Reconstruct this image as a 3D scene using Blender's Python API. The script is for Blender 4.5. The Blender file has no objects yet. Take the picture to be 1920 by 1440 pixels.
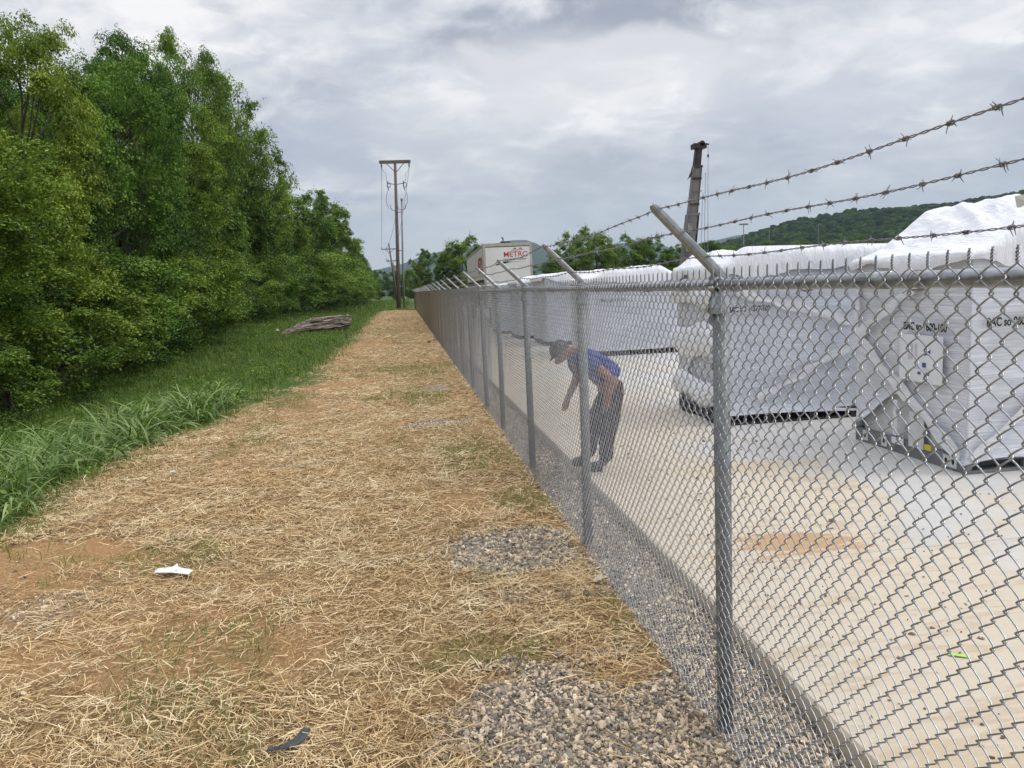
import bpy, bmesh, math, random
import numpy as np
from mathutils import Vector, Matrix
rng = np.random.default_rng(7)
random.seed(7)
PI = math.pi
S = bpy.context.scene
COL = S.collection

# ------------------------------------------------------------------ helpers
def tag(o, label=None, cat=None, group=None, kind=None):
    if label: o['label'] = label
    if cat: o['category'] = cat
    if group: o['group'] = group
    if kind: o['kind'] = kind
    return o

def empty(name, loc=(0, 0, 0), rz=0.0, label=None, cat=None, group=None):
    o = bpy.data.objects.new(name, None)
    COL.objects.link(o)
    o.location = loc
    o.rotation_euler = (0, 0, rz)
    o.empty_display_size = 0.2
    return tag(o, label, cat, group)

class MB:
    def __init__(s):
        s.v = []; s.f = {}; s.n = 0; s.t = []; s.mi = {}
    def add(s, v, f, tone=0.5, mi=0):
        v = np.asarray(v, float).reshape(-1, 3)
        f = np.asarray(f, int)
        k = f.shape[1]
        s.f.setdefault(k, []).append(f + s.n)
        s.mi.setdefault(k, []).append(np.full(len(f), mi, int))
        s.v.append(v); s.n += len(v)
        s.t.append(np.broadcast_to(np.asarray(tone, float), (len(v),)).copy())
        return s
    def box(s, a, b, tone=0.5, mi=0, M=None):
        x0, y0, z0 = a; x1, y1, z1 = b
        v = np.array([[x0,y0,z0],[x1,y0,z0],[x1,y1,z0],[x0,y1,z0],[x0,y0,z1],[x1,y0,z1],[x1,y1,z1],[x0,y1,z1]], float)
        if M is not None:
            v = v @ np.array(M.to_3x3()).T + np.array(M.translation)
        return s.add(v, [[0,3,2,1],[4,5,6,7],[0,1,5,4],[1,2,6,5],[2,3,7,6],[3,0,4,7]], tone, mi)
    def tube(s, pts, r, sides=6, tone=0.5, mi=0, caps=True):
        v, f = tube_geo(pts, r, sides)
        s.add(v, f, tone, mi)
        if caps:
            n = len(v) // sides
            a = np.arange(sides)[::-1].reshape(1, -1); b = (np.arange(sides) + (n-1)*sides).reshape(1, -1)
            k = sides
            s.f.setdefault(k, []).append(np.vstack([a, b]) + s.n - len(v))
            s.mi.setdefault(k, []).append(np.full(2, mi, int))
        return s
    def build(s, name, mat, parent=None, smooth=False, link=True):
        me = bpy.data.meshes.new(name)
        v = np.vstack(s.v)
        fl = []; sz = []; mi = []
        for k in s.f:
            a = np.vstack(s.f[k]); fl.append(a.ravel()); sz.append(np.full(len(a), k)); mi.append(np.concatenate(s.mi[k]))
        fl = np.concatenate(fl).astype(np.int32); sz = np.concatenate(sz); mi = np.concatenate(mi).astype(np.int32)
        me.vertices.add(len(v)); me.vertices.foreach_set('co', v.astype(np.float32).ravel())
        me.loops.add(len(fl)); me.loops.foreach_set('vertex_index', fl)
        st = np.concatenate([[0], np.cumsum(sz)[:-1]]).astype(np.int32)
        me.polygons.add(len(sz)); me.polygons.foreach_set('loop_start', st)
        if smooth: me.polygons.foreach_set('use_smooth', np.ones(len(sz), bool))
        mats = mat if isinstance(mat, (list, tuple)) else [mat]
        for m in mats: me.materials.append(m)
        if len(mats) > 1: me.polygons.foreach_set('material_index', mi)
        me.update(calc_edges=True)
        at = me.attributes.new('tone', 'FLOAT', 'POINT')
        at.data.foreach_set('value', np.concatenate(s.t).astype(np.float32))
        if not smooth: me.shade_flat()
        o = bpy.data.objects.new(name, me)
        if link: COL.objects.link(o)
        if parent: o.parent = parent
        return o

def tube_geo(pts, r, sides=6):
    P = np.asarray(pts, float); n = len(P)
    r = np.broadcast_to(np.asarray(r, float), (n,))
    T = np.gradient(P, axis=0); T /= np.linalg.norm(T, axis=1, keepdims=True) + 1e-12
    ref = np.array([0, 0, 1.0]) if abs(T[:, 2]).mean() < 0.8 else np.array([1.0, 0, 0])
    A = np.cross(T, ref); A /= np.linalg.norm(A, axis=1, keepdims=True) + 1e-12
    B = np.cross(T, A)
    a = np.linspace(0, 2*PI, sides, endpoint=False)
    V = P[:, None] + r[:, None, None]*(np.cos(a)[None, :, None]*A[:, None] + np.sin(a)[None, :, None]*B[:, None])
    i = np.arange(n-1)[:, None]*sides; j = np.arange(sides)[None]; k = (j+1) % sides
    F = np.stack([i+j, i+k, i+k+sides, i+j+sides], -1).reshape(-1, 4)
    return V.reshape(-1, 3), F

def copy_obj(o, parent=None):
    c = o.copy(); COL.objects.link(c)
    if parent: c.parent = parent
    return c

def _h(ix, iy, seed):
    n = (ix.astype(np.int64)*374761393 + iy.astype(np.int64)*668265263 + seed*974634777) & 0x7fffffff
    n = ((n ^ (n >> 13))*1274126177) & 0x7fffffff
    return ((n ^ (n >> 16)) & 0xffff)/65535.0
def vnoise(x, y, seed=0):
    x = np.asarray(x, float); y = np.asarray(y, float)
    ix = np.floor(x); iy = np.floor(y); fx = x-ix; fy = y-iy
    fx = fx*fx*(3-2*fx); fy = fy*fy*(3-2*fy)
    a = _h(ix, iy, seed); b = _h(ix+1, iy, seed); c = _h(ix, iy+1, seed); d = _h(ix+1, iy+1, seed)
    return (a*(1-fx)+b*fx)*(1-fy)+(c*(1-fx)+d*fx)*fy
def fbm(x, y, seed=0, oct=4):
    s = 0; a = .5; t = 0
    for i in range(oct):
        s = s+a*vnoise(np.asarray(x)*2**i, np.asarray(y)*2**i, seed+i*17); t += a; a *= .5
    return s/t
def sstep(a, b, x):
    t = np.clip((np.asarray(x, float)-a)/(b-a), 0, 1); return t*t*(3-2*t)

# ------------------------------------------------------------------ materials
def newmat(name):
    m = bpy.data.materials.new(name); m.use_nodes = True
    nt = m.node_tree; nt.nodes.clear()
    out = nt.nodes.new('ShaderNodeOutputMaterial')
    return m, nt, out
def N(nt, t, **kw):
    n = nt.nodes.new(t)
    for k, v in kw.items():
        if k in n.inputs: n.inputs[k].default_value = v
        else: setattr(n, k, v)
    return n
def L(nt, a, b): nt.links.new(a, b)
def ramp(nt, fac, stops, interp='LINEAR'):
    r = nt.nodes.new('ShaderNodeValToRGB'); r.color_ramp.interpolation = interp
    e = r.color_ramp.elements
    while len(e) < len(stops): e.new(0.5)
    for i, (p, c) in enumerate(stops):
        e[i].position = p; e[i].color = (c[0], c[1], c[2], 1)
    L(nt, fac, r.inputs[0]); return r.outputs[0]
def mixc(nt, fac, a, b, mode='MIX'):
    m = nt.nodes.new('ShaderNodeMix'); m.data_type = 'RGBA'; m.blend_type = mode
    for s, v in ((m.inputs[0], fac), (m.inputs[6], a), (m.inputs[7], b)):
        if hasattr(v, 'node'): L(nt, v, s)
        elif isinstance(v, (int, float)): s.default_value = v
        else: s.default_value = (v[0], v[1], v[2], 1)
    return m.outputs[2]
def noise(nt, scale, detail=4, vec=None, rough=.55, dist=0.0, sc=None):
    n = nt.nodes.new('ShaderNodeTexNoise'); n.inputs['Scale'].default_value = scale
    n.inputs['Detail'].default_value = detail; n.inputs['Roughness'].default_value = rough; n.inputs['Distortion'].default_value = dist
    tc = nt.nodes.new('ShaderNodeTexCoord') if vec is None else None
    v = tc.outputs['Object'] if vec is None else vec
    if sc:
        mp = nt.nodes.new('ShaderNodeMapping'); mp.inputs['Scale'].default_value = sc
        L(nt, v, mp.inputs['Vector']); v = mp.outputs['Vector']
    L(nt, v, n.inputs['Vector']); return n.outputs['Fac']
def mrange(nt, v, a, b, c=0, d=1):
    m = nt.nodes.new('ShaderNodeMapRange'); m.interpolation_type = 'SMOOTHSTEP'
    m.inputs['From Min'].default_value = a; m.inputs['From Max'].default_value = b
    m.inputs['To Min'].default_value = c; m.inputs['To Max'].default_value = d
    L(nt, v, m.inputs['Value']); return m.outputs['Result']
def attr(nt, name):
    a = nt.nodes.new('ShaderNodeAttribute'); a.attribute_name = name; return a.outputs['Fac']
def bump(nt, h, strength=.3, dist=.01):
    b = nt.nodes.new('ShaderNodeBump'); b.inputs['Strength'].default_value = strength; b.inputs['Distance'].default_value = dist
    L(nt, h, b.inputs['Height']); return b.outputs['Normal']
def bsdf(nt, out, col, rough=.6, metal=0.0, normal=None, spec=.5):
    p = nt.nodes.new('ShaderNodeBsdfPrincipled')
    if hasattr(col, 'node'): L(nt, col, p.inputs['Base Color'])
    else: p.inputs['Base Color'].default_value = (*col, 1)
    if hasattr(rough, 'node'): L(nt, rough, p.inputs['Roughness'])
    else: p.inputs['Roughness'].default_value = rough
    p.inputs['Metallic'].default_value = metal
    p.inputs['Specular IOR Level'].default_value = spec
    if normal is not None: L(nt, normal, p.inputs['Normal'])
    L(nt, p.outputs[0], out.inputs['Surface']); return p

def simple(name, c1, c2, scale=6, rough=.6, metal=0, bs=.15, bd=.005, sc=None, spec=.4):
    m, nt, out = newmat(name)
    n = noise(nt, scale, 5, sc=sc)
    c = ramp(nt, n, [(.3, c1), (.7, c2)])
    nb = noise(nt, scale*5, 3, sc=sc)
    bsdf(nt, out, c, rough, metal, bump(nt, nb, bs, bd), spec)
    return m

M = {}
M['galv'] = simple('galvanized_steel', (.26, .275, .29), (.46, .48, .50), 22, .38, .85, .12, .001)
M['wire'] = simple('galvanized_wire', (.25, .265, .285), (.48, .50, .53), 18, .3, .78, 0, .001)
M['post'] = simple('post_steel', (.16, .178, .185), (.27, .29, .295), 9, .55, .35, .05, .001)
M['barb'] = simple('barbed_wire_steel', (.17, .162, .17), (.34, .325, .335), 60, .45, .6, 0, .001)
M['dark'] = simple('dark_painted_steel', (.02, .02, .022), (.045, .045, .05), 5, .5, .2)
M['frame'] = simple('unit_base_steel', (.14, .145, .15), (.24, .245, .25), 4, .5, .4)
M['bracket'] = simple('white_bracket', (.5, .5, .5), (.62, .62, .62), 8, .5)
M['black'] = simple('black_print', (.015, .015, .017), (.03, .03, .035), 20, .7)
M['wood'] = simple('weathered_pole_wood', (.09, .065, .05), (.2, .155, .125), 3, .85, 0, .5, .01, (6, 6, .5))
M['pipe'] = simple('grey_conduit', (.16, .16, .17), (.25, .25, .26), 6, .5, .3)
M['white_paint'] = simple('trailer_white_paint', (.60, .595, .56), (.70, .695, .66), 1.5, .4, 0, .04, .01)
M['trim'] = simple('trailer_trim', (.35, .32, .27), (.46, .43, .37), 4, .45, .3)
M['red'] = simple('red_print', (.35, .02, .02), (.45, .03, .03), 10, .5)
M['rubber'] = simple('tyre_rubber', (.012, .012, .012), (.03, .03, .03), 10, .85)
M['placard'] = simple('paper_placard', (.66, .67, .7), (.74, .75, .78), 8, .6)
M['bluep'] = simple('blue_print', (.05, .07, .2), (.1, .12, .3), 8, .6)
M['pale_print'] = simple('faded_print', (.48, .46, .52), (.58, .57, .6), 8, .6)
M['yellow'] = simple('yellow_sticker', (.5, .45, .04), (.6, .5, .06), 8, .6)
M['lime'] = simple('lime_plastic', (.3, .6, .08), (.45, .75, .15), 8, .5)
M['paper'] = simple('white_paper_scrap', (.62, .61, .6), (.8, .8, .8), 40, .7)
M['scrap'] = simple('grey_plastic_scrap', (.025, .03, .035), (.07, .075, .085), 30, .5)
M['skin'] = simple('skin', (.24, .1, .065), (.31, .14, .09), 12, .55)
M['shirt'] = simple('blue_cotton', (.015, .026, .19), (.03, .055, .34), 9, .9, 0, .4, .02)
M['jeans'] = simple('dark_trousers', (.032, .024, .022), (.055, .04, .036), 4, .95, 0, .2, .01, None, .1)
M['hair'] = simple('dark_cap', (.02, .017, .015), (.05, .04, .035), 30, .9)
M['boot'] = simple('boots', (.03, .022, .018), (.06, .045, .035), 20, .8)
M['boom_w'] = simple('crane_boom_paint', (.085, .08, .078), (.19, .18, .172), 1.2, .5, .1, .05, .01, (1, 1, .3))
M['boom_d'] = simple('crane_boom_inner', (.02, .012, .012), (.05, .03, .03), 2, .55, .2)
M['roof'] = simple('brown_roof', (.1, .06, .05), (.15, .1, .085), 2, .7)
M['rock_pale'] = simple('pale_stone', (.4, .34, .26), (.55, .48, .38), 20, .85)
M['mound'] = simple('sandy_soil', (.16, .12, .06), (.2, .2, .09), 2, .95)

def leafmat(name, dark, mid, light, trans=.26):
    m, nt, out = newmat(name)
    g = nt.nodes.new('ShaderNodeNewGeometry')
    t = attr(nt, 'tone')
    a = nt.nodes.new('ShaderNodeMath'); a.operation = 'MULTIPLY'; L(nt, g.outputs['Random Per Island'], a.inputs[0]); a.inputs[1].default_value = .5
    b = nt.nodes.new('ShaderNodeMath'); b.operation = 'MULTIPLY_ADD'; L(nt, t, b.inputs[0]); b.inputs[1].default_value = .6; L(nt, a.outputs[0], b.inputs[2])
    oi = nt.nodes.new('ShaderNodeObjectInfo')
    c = ramp(nt, b.outputs[0], [(.1, dark), (.5, mid), (.95, light)])
    hs = nt.nodes.new('ShaderNodeHueSaturation')
    L(nt, c, hs.inputs['Color'])
    L(nt, mrange(nt, oi.outputs['Random'], 0, 1, .485, .515), hs.inputs['Hue'])
    L(nt, mrange(nt, oi.outputs['Random'], 0, 1, 1.15, .85), hs.inputs['Value'])
    c = hs.outputs['Color']
    p = nt.nodes.new('ShaderNodeBsdfPrincipled'); L(nt, c, p.inputs['Base Color']); p.inputs['Roughness'].default_value = .55
    p.inputs['Specular IOR Level'].default_value = .3
    tr = nt.nodes.new('ShaderNodeBsdfTranslucent')
    L(nt, mixc(nt, 1.0, c, (1.0, 1.15, .5), 'MULTIPLY'), tr.inputs['Color'])
    mx = nt.nodes.new('ShaderNodeMixShader'); mx.inputs[0].default_value = trans
    L(nt, p.outputs[0], mx.inputs[1]); L(nt, tr.outputs[0], mx.inputs[2]); L(nt, mx.outputs[0], out.inputs['Surface'])
    return m
M['leafA'] = leafmat('leaves_mid_green', (.026, .058, .007), (.11, .195, .02), (.29, .42, .065))
M['leafB'] = leafmat('leaves_deep_green', (.018, .045, .006), (.078, .155, .018), (.19, .31, .05))
M['leafC'] = leafmat('leaves_yellow_green', (.026, .055, .006), (.115, .19, .018), (.29, .39, .06))
M['grassL'] = leafmat('short_grass', (.045, .082, .012), (.13, .20, .032), (.27, .33, .075), .3)
M['grassT'] = leafmat('tall_broad_grass', (.04, .08, .012), (.15, .235, .05), (.37, .45, .18), .25)
M['bark'] = simple('tree_bark', (.04, .032, .025), (.11, .095, .08), 3, .95, 0, .6, .02, (4, 4, .7))

m, nt, out = newmat('straw_stalks')
g = nt.nodes.new('ShaderNodeNewGeometry')
c = ramp(nt, g.outputs['Random Per Island'], [(0, (.13, .08, .037)), (.15, (.34, .23, .11)), (.45, (.66, .50, .265)), (1, (.93, .80, .53))])
c = mixc(nt, mrange(nt, noise(nt, 1.6, 4), .42, .62), mixc(nt, 1, c, (.86, .77, .68), 'MULTIPLY'), c)
bsdf(nt, out, c, .6, 0, None, .3); M['straw'] = m

m, nt, out = newmat('gravel_stones')
g = nt.nodes.new('ShaderNodeNewGeometry')
c = ramp(nt, g.outputs['Random Per Island'], [(0, (.12, .115, .115)), (.25, (.23, .22, .21)), (.55, (.42, .385, .335)), (.82, (.60, .53, .43)), (1, (.78, .73, .63))])
c = mixc(nt, mrange(nt, noise(nt, 60, 3), .35, .7), c, mixc(nt, 1, c, (.75, .68, .6), 'MULTIPLY'))
c = mixc(nt, mrange(nt, noise(nt, 2.2, 3), .55, .75, 0, .4), c, (.30, .2, .11))
c = mixc(nt, 1, c, (1.18, 1.10, .98), 'MULTIPLY')
bsdf(nt, out, c, .85, 0, bump(nt, noise(nt, 200, 2), .3, .002)); M['gravel'] = m

# film wrap: translucent white with stretched horizontal creases
def filmmat(name, c1, c2, tint):
    m, nt, out = newmat(name)
    hz = noise(nt, 3.2, 6, sc=(.5, .5, 22), rough=.7)
    big = noise(nt, 1.1, 4, sc=(1, 1, .8))
    c = ramp(nt, hz, [(.36, c1), (.5, ((c1[0]+c2[0])/2, (c1[1]+c2[1])/2, (c1[2]+c2[2])/2)), (.62, c2)])
    c = mixc(nt, mrange(nt, big, .45, .68, 0, .7), c, tint)
    p = bsdf(nt, out, c, .32, 0, bump(nt, hz, .5, .012), .6)
    return m
M['film'] = filmmat('stretch_film', (.48, .50, .55), (.78, .80, .85), (.50, .51, .53))
M['film2'] = filmmat('stretch_film_cool', (.46, .49, .56), (.68, .71, .77), (.48, .51, .57))
M['film_band'] = simple('film_band', (.58, .59, .62), (.74, .75, .78), 3, .3, 0, .3, .01, (1, 1, 8))
m, nt, out = newmat('white_tarp')
n1 = noise(nt, 2.0, 6, dist=1.6, sc=(3.4, .8, 1), rough=.6); n2 = noise(nt, 9, 4)
c = ramp(nt, n2, [(.3, (.74, .76, .82)), (.7, (.86, .87, .91))])
bsdf(nt, out, c, .45, 0, bump(nt, n1, .7, .06), .4); M['tarp'] = m

# concrete
m, nt, out = newmat('concrete_slab')
tc = nt.nodes.new('ShaderNodeTexCoord'); sp = nt.nodes.new('ShaderNodeSeparateXYZ'); L(nt, tc.outputs['Object'], sp.inputs[0])
base = ramp(nt, noise(nt, 1.2, 8, rough=.65), [(.3, (.45, .445, .435)), (.7, (.54, .535, .52))])
edge = mrange(nt, sp.outputs['X'], 2.0, 5.0, 1, 0)
ny = noise(nt, .55, 6, rough=.62, dist=.8, sc=(1, .8, 1))
def math_(op, a, b):
    n = nt.nodes.new('ShaderNodeMath'); n.operation = op
    for i, v in ((0, a), (1, b)):
        if hasattr(v, 'node'): L(nt, v, n.inputs[i])
        else: n.inputs[i].default_value = v
    return n.outputs[0]
st = mrange(nt, math_('ADD', ny, math_('MULTIPLY', edge, .34)), .48, .70, .06, .95)
c = mixc(nt, st, base, (.55, .48, .375))
stk = noise(nt, 2.2, 7, rough=.7, sc=(.7, 3.4, 1), dist=.6)
c = mixc(nt, math_('MULTIPLY', mrange(nt, stk, .50, .62, 0, .75), st), c, (.46, .36, .24))
def spot(c, x, y, rx, ry, col, seed):
    v = nt.nodes.new('ShaderNodeMapping'); v.inputs['Location'].default_value = (-x/rx, -y/ry, 0); v.inputs['Scale'].default_value = (1/rx, 1/ry, 0)
    L(nt, tc.outputs['Object'], v.inputs['Vector'])
    ln = nt.nodes.new('ShaderNodeVectorMath'); ln.operation = 'LENGTH'; L(nt, v.outputs[0], ln.inputs[0])
    w = math_('ADD', ln.outputs['Value'], math_('MULTIPLY', math_('SUBTRACT', noise(nt, 3.5+seed, 9, rough=.78, sc=(.6, 1.6, 1)), .5), 4.4))
    return mixc(nt, mrange(nt, w, 1.0, .45, 0, .8), c, col)
c = spot(c, 2.75, 5.25, .62, .3, (.42, .24, .10), 0)
c = spot(c, 3.5, 7.6, 1.3, .3, (.52, .42, .29), 1)
c = spot(c, 2.1, 2.4, .7, .5, (.50, .40, .27), 2)
# joints
for ax, per, off in (('X', 4.6, 1.05), ('Y', 4.6, 1.95)):
    f = math_('FRACT', math_('DIVIDE', math_('ADD', sp.outputs[ax], off), per), 0)
    d = math_('ABSOLUTE', math_('SUBTRACT', f, .5), 0)
    c = mixc(nt, mrange(nt, d, .0018, .0009, 0, .55), c, (.2, .18, .15))
fs = noise(nt, 26, 6, rough=.8); c = mixc(nt, mrange(nt, fs, .62, .70, 0, .45), c, (.33, .27, .2))
c = mixc(nt, mrange(nt, noise(nt, 7, 9, rough=.75), .3, .5, .28, 0), c, (.36, .34, .31))
bsdf(nt, out, c, .82, 0, bump(nt, noise(nt, 40, 6), .25, .004), .3); M['slab'] = m

# ground
m, nt, out = newmat('ground_cover')
sa, ga, ca = attr(nt, 'straw'), attr(nt, 'gravel'), attr(nt, 'clay')
fine = noise(nt, 60, 6, rough=.75, sc=(1, .45, 1)); med = noise(nt, 5, 6, rough=.7)
straw = ramp(nt, fine, [(.34, (.085, .05, .023)), (.5, (.26, .165, .075)), (.64, (.58, .43, .23))])  # darkest tones paint the shadow between stalks into the ground colour
straw = mixc(nt, mrange(nt, med, .4, .7, 0, .5), straw, (.24, .145, .07))
clay = ramp(nt, med, [(.3, (.27, .14, .065)), (.7, (.42, .235, .11))])
clay = mixc(nt, mrange(nt, fine, .42, .6), clay, straw)
grass = ramp(nt, noise(nt, 14, 7, rough=.75), [(.3, (.022, .05, .008)), (.5, (.05, .1, .018)), (.72, (.09, .15, .03))])
grass = mixc(nt, mrange(nt, noise(nt, .35, 5), .45, .7, 0, .5), grass, (.09, .12, .03))
grav = ramp(nt, noise(nt, 75, 4, rough=.8), [(.35, (.12, .11, .10)), (.5, (.28, .26, .23)), (.65, (.46, .42, .36))])
c = mixc(nt, sa, grass, straw); c = mixc(nt, ca, c, clay); c = mixc(nt, mrange(nt, ga, .25, .9), c, grav)
bsdf(nt, out, c, .95, 0, bump(nt, fine, .6, .02), .15); M['ground'] = m

m, nt, out = newmat('layered_rock')
ly = noise(nt, 2.2, 7, rough=.7, sc=(.8, .8, 7)); gr = noise(nt, 7, 6, rough=.7)
c = ramp(nt, ly, [(.38, (.035, .026, .022)), (.5, (.17, .135, .115)), (.6, (.40, .34, .29))])
c = mixc(nt, mrange(nt, gr, .55, .7, 0, .4), c, (.2, .11, .07))
bsdf(nt, out, c, .9, 0, bump(nt, ly, .8, .06), .2); M['boulder'] = m

def hillmat(name, a, b_, scale):
    m, nt, out = newmat(name)
    n = noise(nt, scale, 8, rough=.7)
    g = nt.nodes.new('ShaderNodeNewGeometry')
    c = ramp(nt, n, [(.35, a), (.65, b_)])
    c = mixc(nt, mrange(nt, g.outputs['Random Per Island'], 0, 1, 0, .5), c, b_)
    bsdf(nt, out, c, .95, 0, bump(nt, n, .8, 6), .1)
    return m
M['mountain'] = hillmat('forested_mountain', (.012, .03, .02), (.03, .06, .03), .02)
M['hill'] = hillmat('forested_hill', (.012, .03, .006), (.028, .06, .012), .03)
m, nt, out = newmat('hill_canopy')
g = nt.nodes.new('ShaderNodeNewGeometry')
c = ramp(nt, g.outputs['Random Per Island'], [(0, (.010, .028, .007)), (.5, (.022, .055, .012)), (.85, (.038, .085, .016)), (1, (.07, .12, .022))])
n = noise(nt, 1.1, 5, rough=.8)
c = mixc(nt, mrange(nt, n, .3, .7), mixc(nt, 1, c, (.5, .5, .5), 'MULTIPLY'), c)
bsdf(nt, out, c, .9, 0, bump(nt, n, 1, 1.2), .15); M['canopy'] = m

# ------------------------------------------------------------------ ground
BY = [-6, 0, 7.7, 9, 13.4, 19, 30, 80, 92, 400]
BX = [-3.9, -3.9, -3.9, -4.05, -3.5, -2.6, -2.6, -3.1, -2.4, -2.2]
def bound(y): return np.interp(y, BY, BX)
def gh(x, y):
    x = np.asarray(x, float); y = np.asarray(y, float)
    fall = -.38*sstep(-3.6, -7.5, x)*(1-sstep(26, 48, y))
    rise = .42*sstep(-4.5, -11, x)*sstep(34, 60, y)*(1-sstep(90, 160, y))
    near = 1-sstep(30, 60, np.abs(y))
    b = (fbm(x*1.1, y*.9, 3)-.5)*.07*near*sstep(1.75, 1.2, x)
    b = b+(fbm(x*4, y*4, 9)-.5)*.02*near*sstep(1.8, 1.7, x)
    ins = -.03*sstep(1.25, 1.4, x)
    m = .2*np.exp(-(((x+1.2)/2.2)**2+((y-88)/5.5)**2))
    far = 1.2*(fbm(x*.012, y*.012, 21)-.5)*sstep(110, 300, np.hypot(x, y))
    return fall+rise+b+ins+m+far
def ell(x, y, cx, cy, rx, ry, n=.5, seed=5):
    d = np.hypot((x-cx)/rx, (y-cy)/ry)+(fbm(x*3.2, y*3.2, seed)-.5)*n*2
    return sstep(1.22, .72, d)
def g_gravel(x, y):
    v = ell(x, y, .78, 2.95, .8, 1.0, .6)
    v = np.maximum(v, ell(x, y, .72, 5.9, .55, .62, .65, 8))
    v = np.maximum(v, ell(x, y, .4, 12.1, .45, .35, .5, 11))
    v = np.maximum(v, .45*ell(x, y, -2.6, 5.55, .35, .32, .8, 12))
    v = np.maximum(v, .5*ell(x, y, .85, 4.95, .5, .2, .6, 13))
    v = np.maximum(v, .6*ell(x, y, .6, 16.5, .4, .6, .6, 14))
    return np.maximum(v, sstep(1.24, 1.36, x+.16*(fbm(y*2, y*0, 31)-.5))*sstep(2.2, 2.0, x))
def g_clay(x, y):
    v = 1.3*ell(x, y, -3.2, 6.6, 1.0, .7, .5, 41)
    v = np.maximum(v, .8*ell(x, y, -1.5, 4.9, .7, .4, .6, 42))
    v = np.maximum(v, .8*ell(x, y, -2.9, 4.6, .6, .4, .6, 44))
    v = np.maximum(v, .85*sstep(.57, .68, fbm(x*.9, y*.6, 43)))
    return v*sstep(.1, .6, x-bound(y)+.3)*(1-g_gravel(x, y))
def g_greenpatch(x, y):
    v = ell(x, y, -2.05, 6.55, .55, .45, .6, 51)
    v = np.maximum(v, ell(x, y, .7, 9.6, .6, 1.1, .6, 52))
    v = np.maximum(v, ell(x, y, .3, 4.2, .4, .22, .6, 53))
    v = np.maximum(v, ell(x, y, .3, 15.3, .5, 1.3, .6, 54))
    v = np.maximum(v, ell(x, y, -1.2, 45, 1.6, 5, .5, 55))
    v = np.maximum(v, ell(x, y, 0, 62, 1.5, 6, .5, 58))
    v = np.maximum(v, .9*sstep(.56, .66, fbm(x*.8, y*.45, 56)))
    v = np.maximum(v, ell(x, y, 1.05, 7.4, .3, .5, .6, 59))
    return v
def g_straw(x, y):
    e = x-bound(y)+(fbm(x*1.3, y*.6, 61)-.5)*1.3+(fbm(x*7, y*5, 62)-.5)*.5
    v = sstep(-.35, .45, e)*sstep(1.9, 1.6, x)
    v = v*(1-sstep(84, 92, y+4*(fbm(x, y*.3, 63)-.5)))*sstep(-12, -8, y)
    return v

def tensor(name, xs, ys, hf, mat, attrs=None, kind='structure'):
    X, Y = np.meshgrid(xs, ys); Z = hf(X, Y)
    nx, ny = len(xs), len(ys)
    i = (np.arange(ny-1)[:, None]*nx+np.arange(nx-1)[None])
    F = np.stack([i, i+1, i+1+nx, i+nx], -1).reshape(-1, 4)
    mb = MB(); mb.add(np.stack([X, Y, Z], -1).reshape(-1, 3), F)
    o = mb.build(name, mat, smooth=True)
    for k, fn in (attrs or {}).items():
        a = o.data.attributes.new(k, 'FLOAT', 'POINT'); a.data.foreach_set('value', fn(X, Y).astype(np.float32).ravel())
    return tag(o, kind=kind)
def geo(a, b, n): return np.sign(a)*np.geomspace(abs(a), abs(b), n)
xs = np.concatenate([geo(-6500, -14, 28), np.arange(-13.5, -6, .25), np.arange(-6, 2.2, .06), np.arange(2.4, 8, .6), geo(9, 6500, 28)])
ys = np.concatenate([geo(-3000, -8, 14), np.arange(-7, 1.4, .5), np.arange(1.4, 14, .07), np.arange(14, 30, .2), np.arange(30, 110, .8), geo(112, 7000, 34)])
tensor('ground', xs, ys, gh, M['ground'], {'straw': lambda x, y: g_straw(x, y)*(1-.2*g_greenpatch(x, y)), 'gravel': lambda x, y: g_gravel(x, y)*sstep(100, 90, y), 'clay': g_clay})

# slab
SX, SZ = 1.80, .08
mb = MB()
n = 260
ye = np.linspace(-6, 112, n); xe = SX+.012*(fbm(ye*3, ye*0, 2)-.5)
prof = np.stack([np.stack([xe+.0, ye, np.full(n, -.15)], -1), np.stack([xe, ye, np.full(n, SZ-.015)], -1), np.stack([xe+.015, ye, np.full(n, SZ)], -1), np.stack([np.full(n, 70.), ye, np.full(n, SZ)], -1), np.stack([np.full(n, 70.), ye, np.full(n, -.15)], -1)])
i = np.arange(4)[:, None]*n+np.arange(n-1)[None]
mb.add(prof.reshape(-1, 3), np.stack([i+1, i, i+n, i+n+1], -1).reshape(-1, 4))
o = mb.build('concrete_slab', M['slab']); tag(o, kind='structure')

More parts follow.
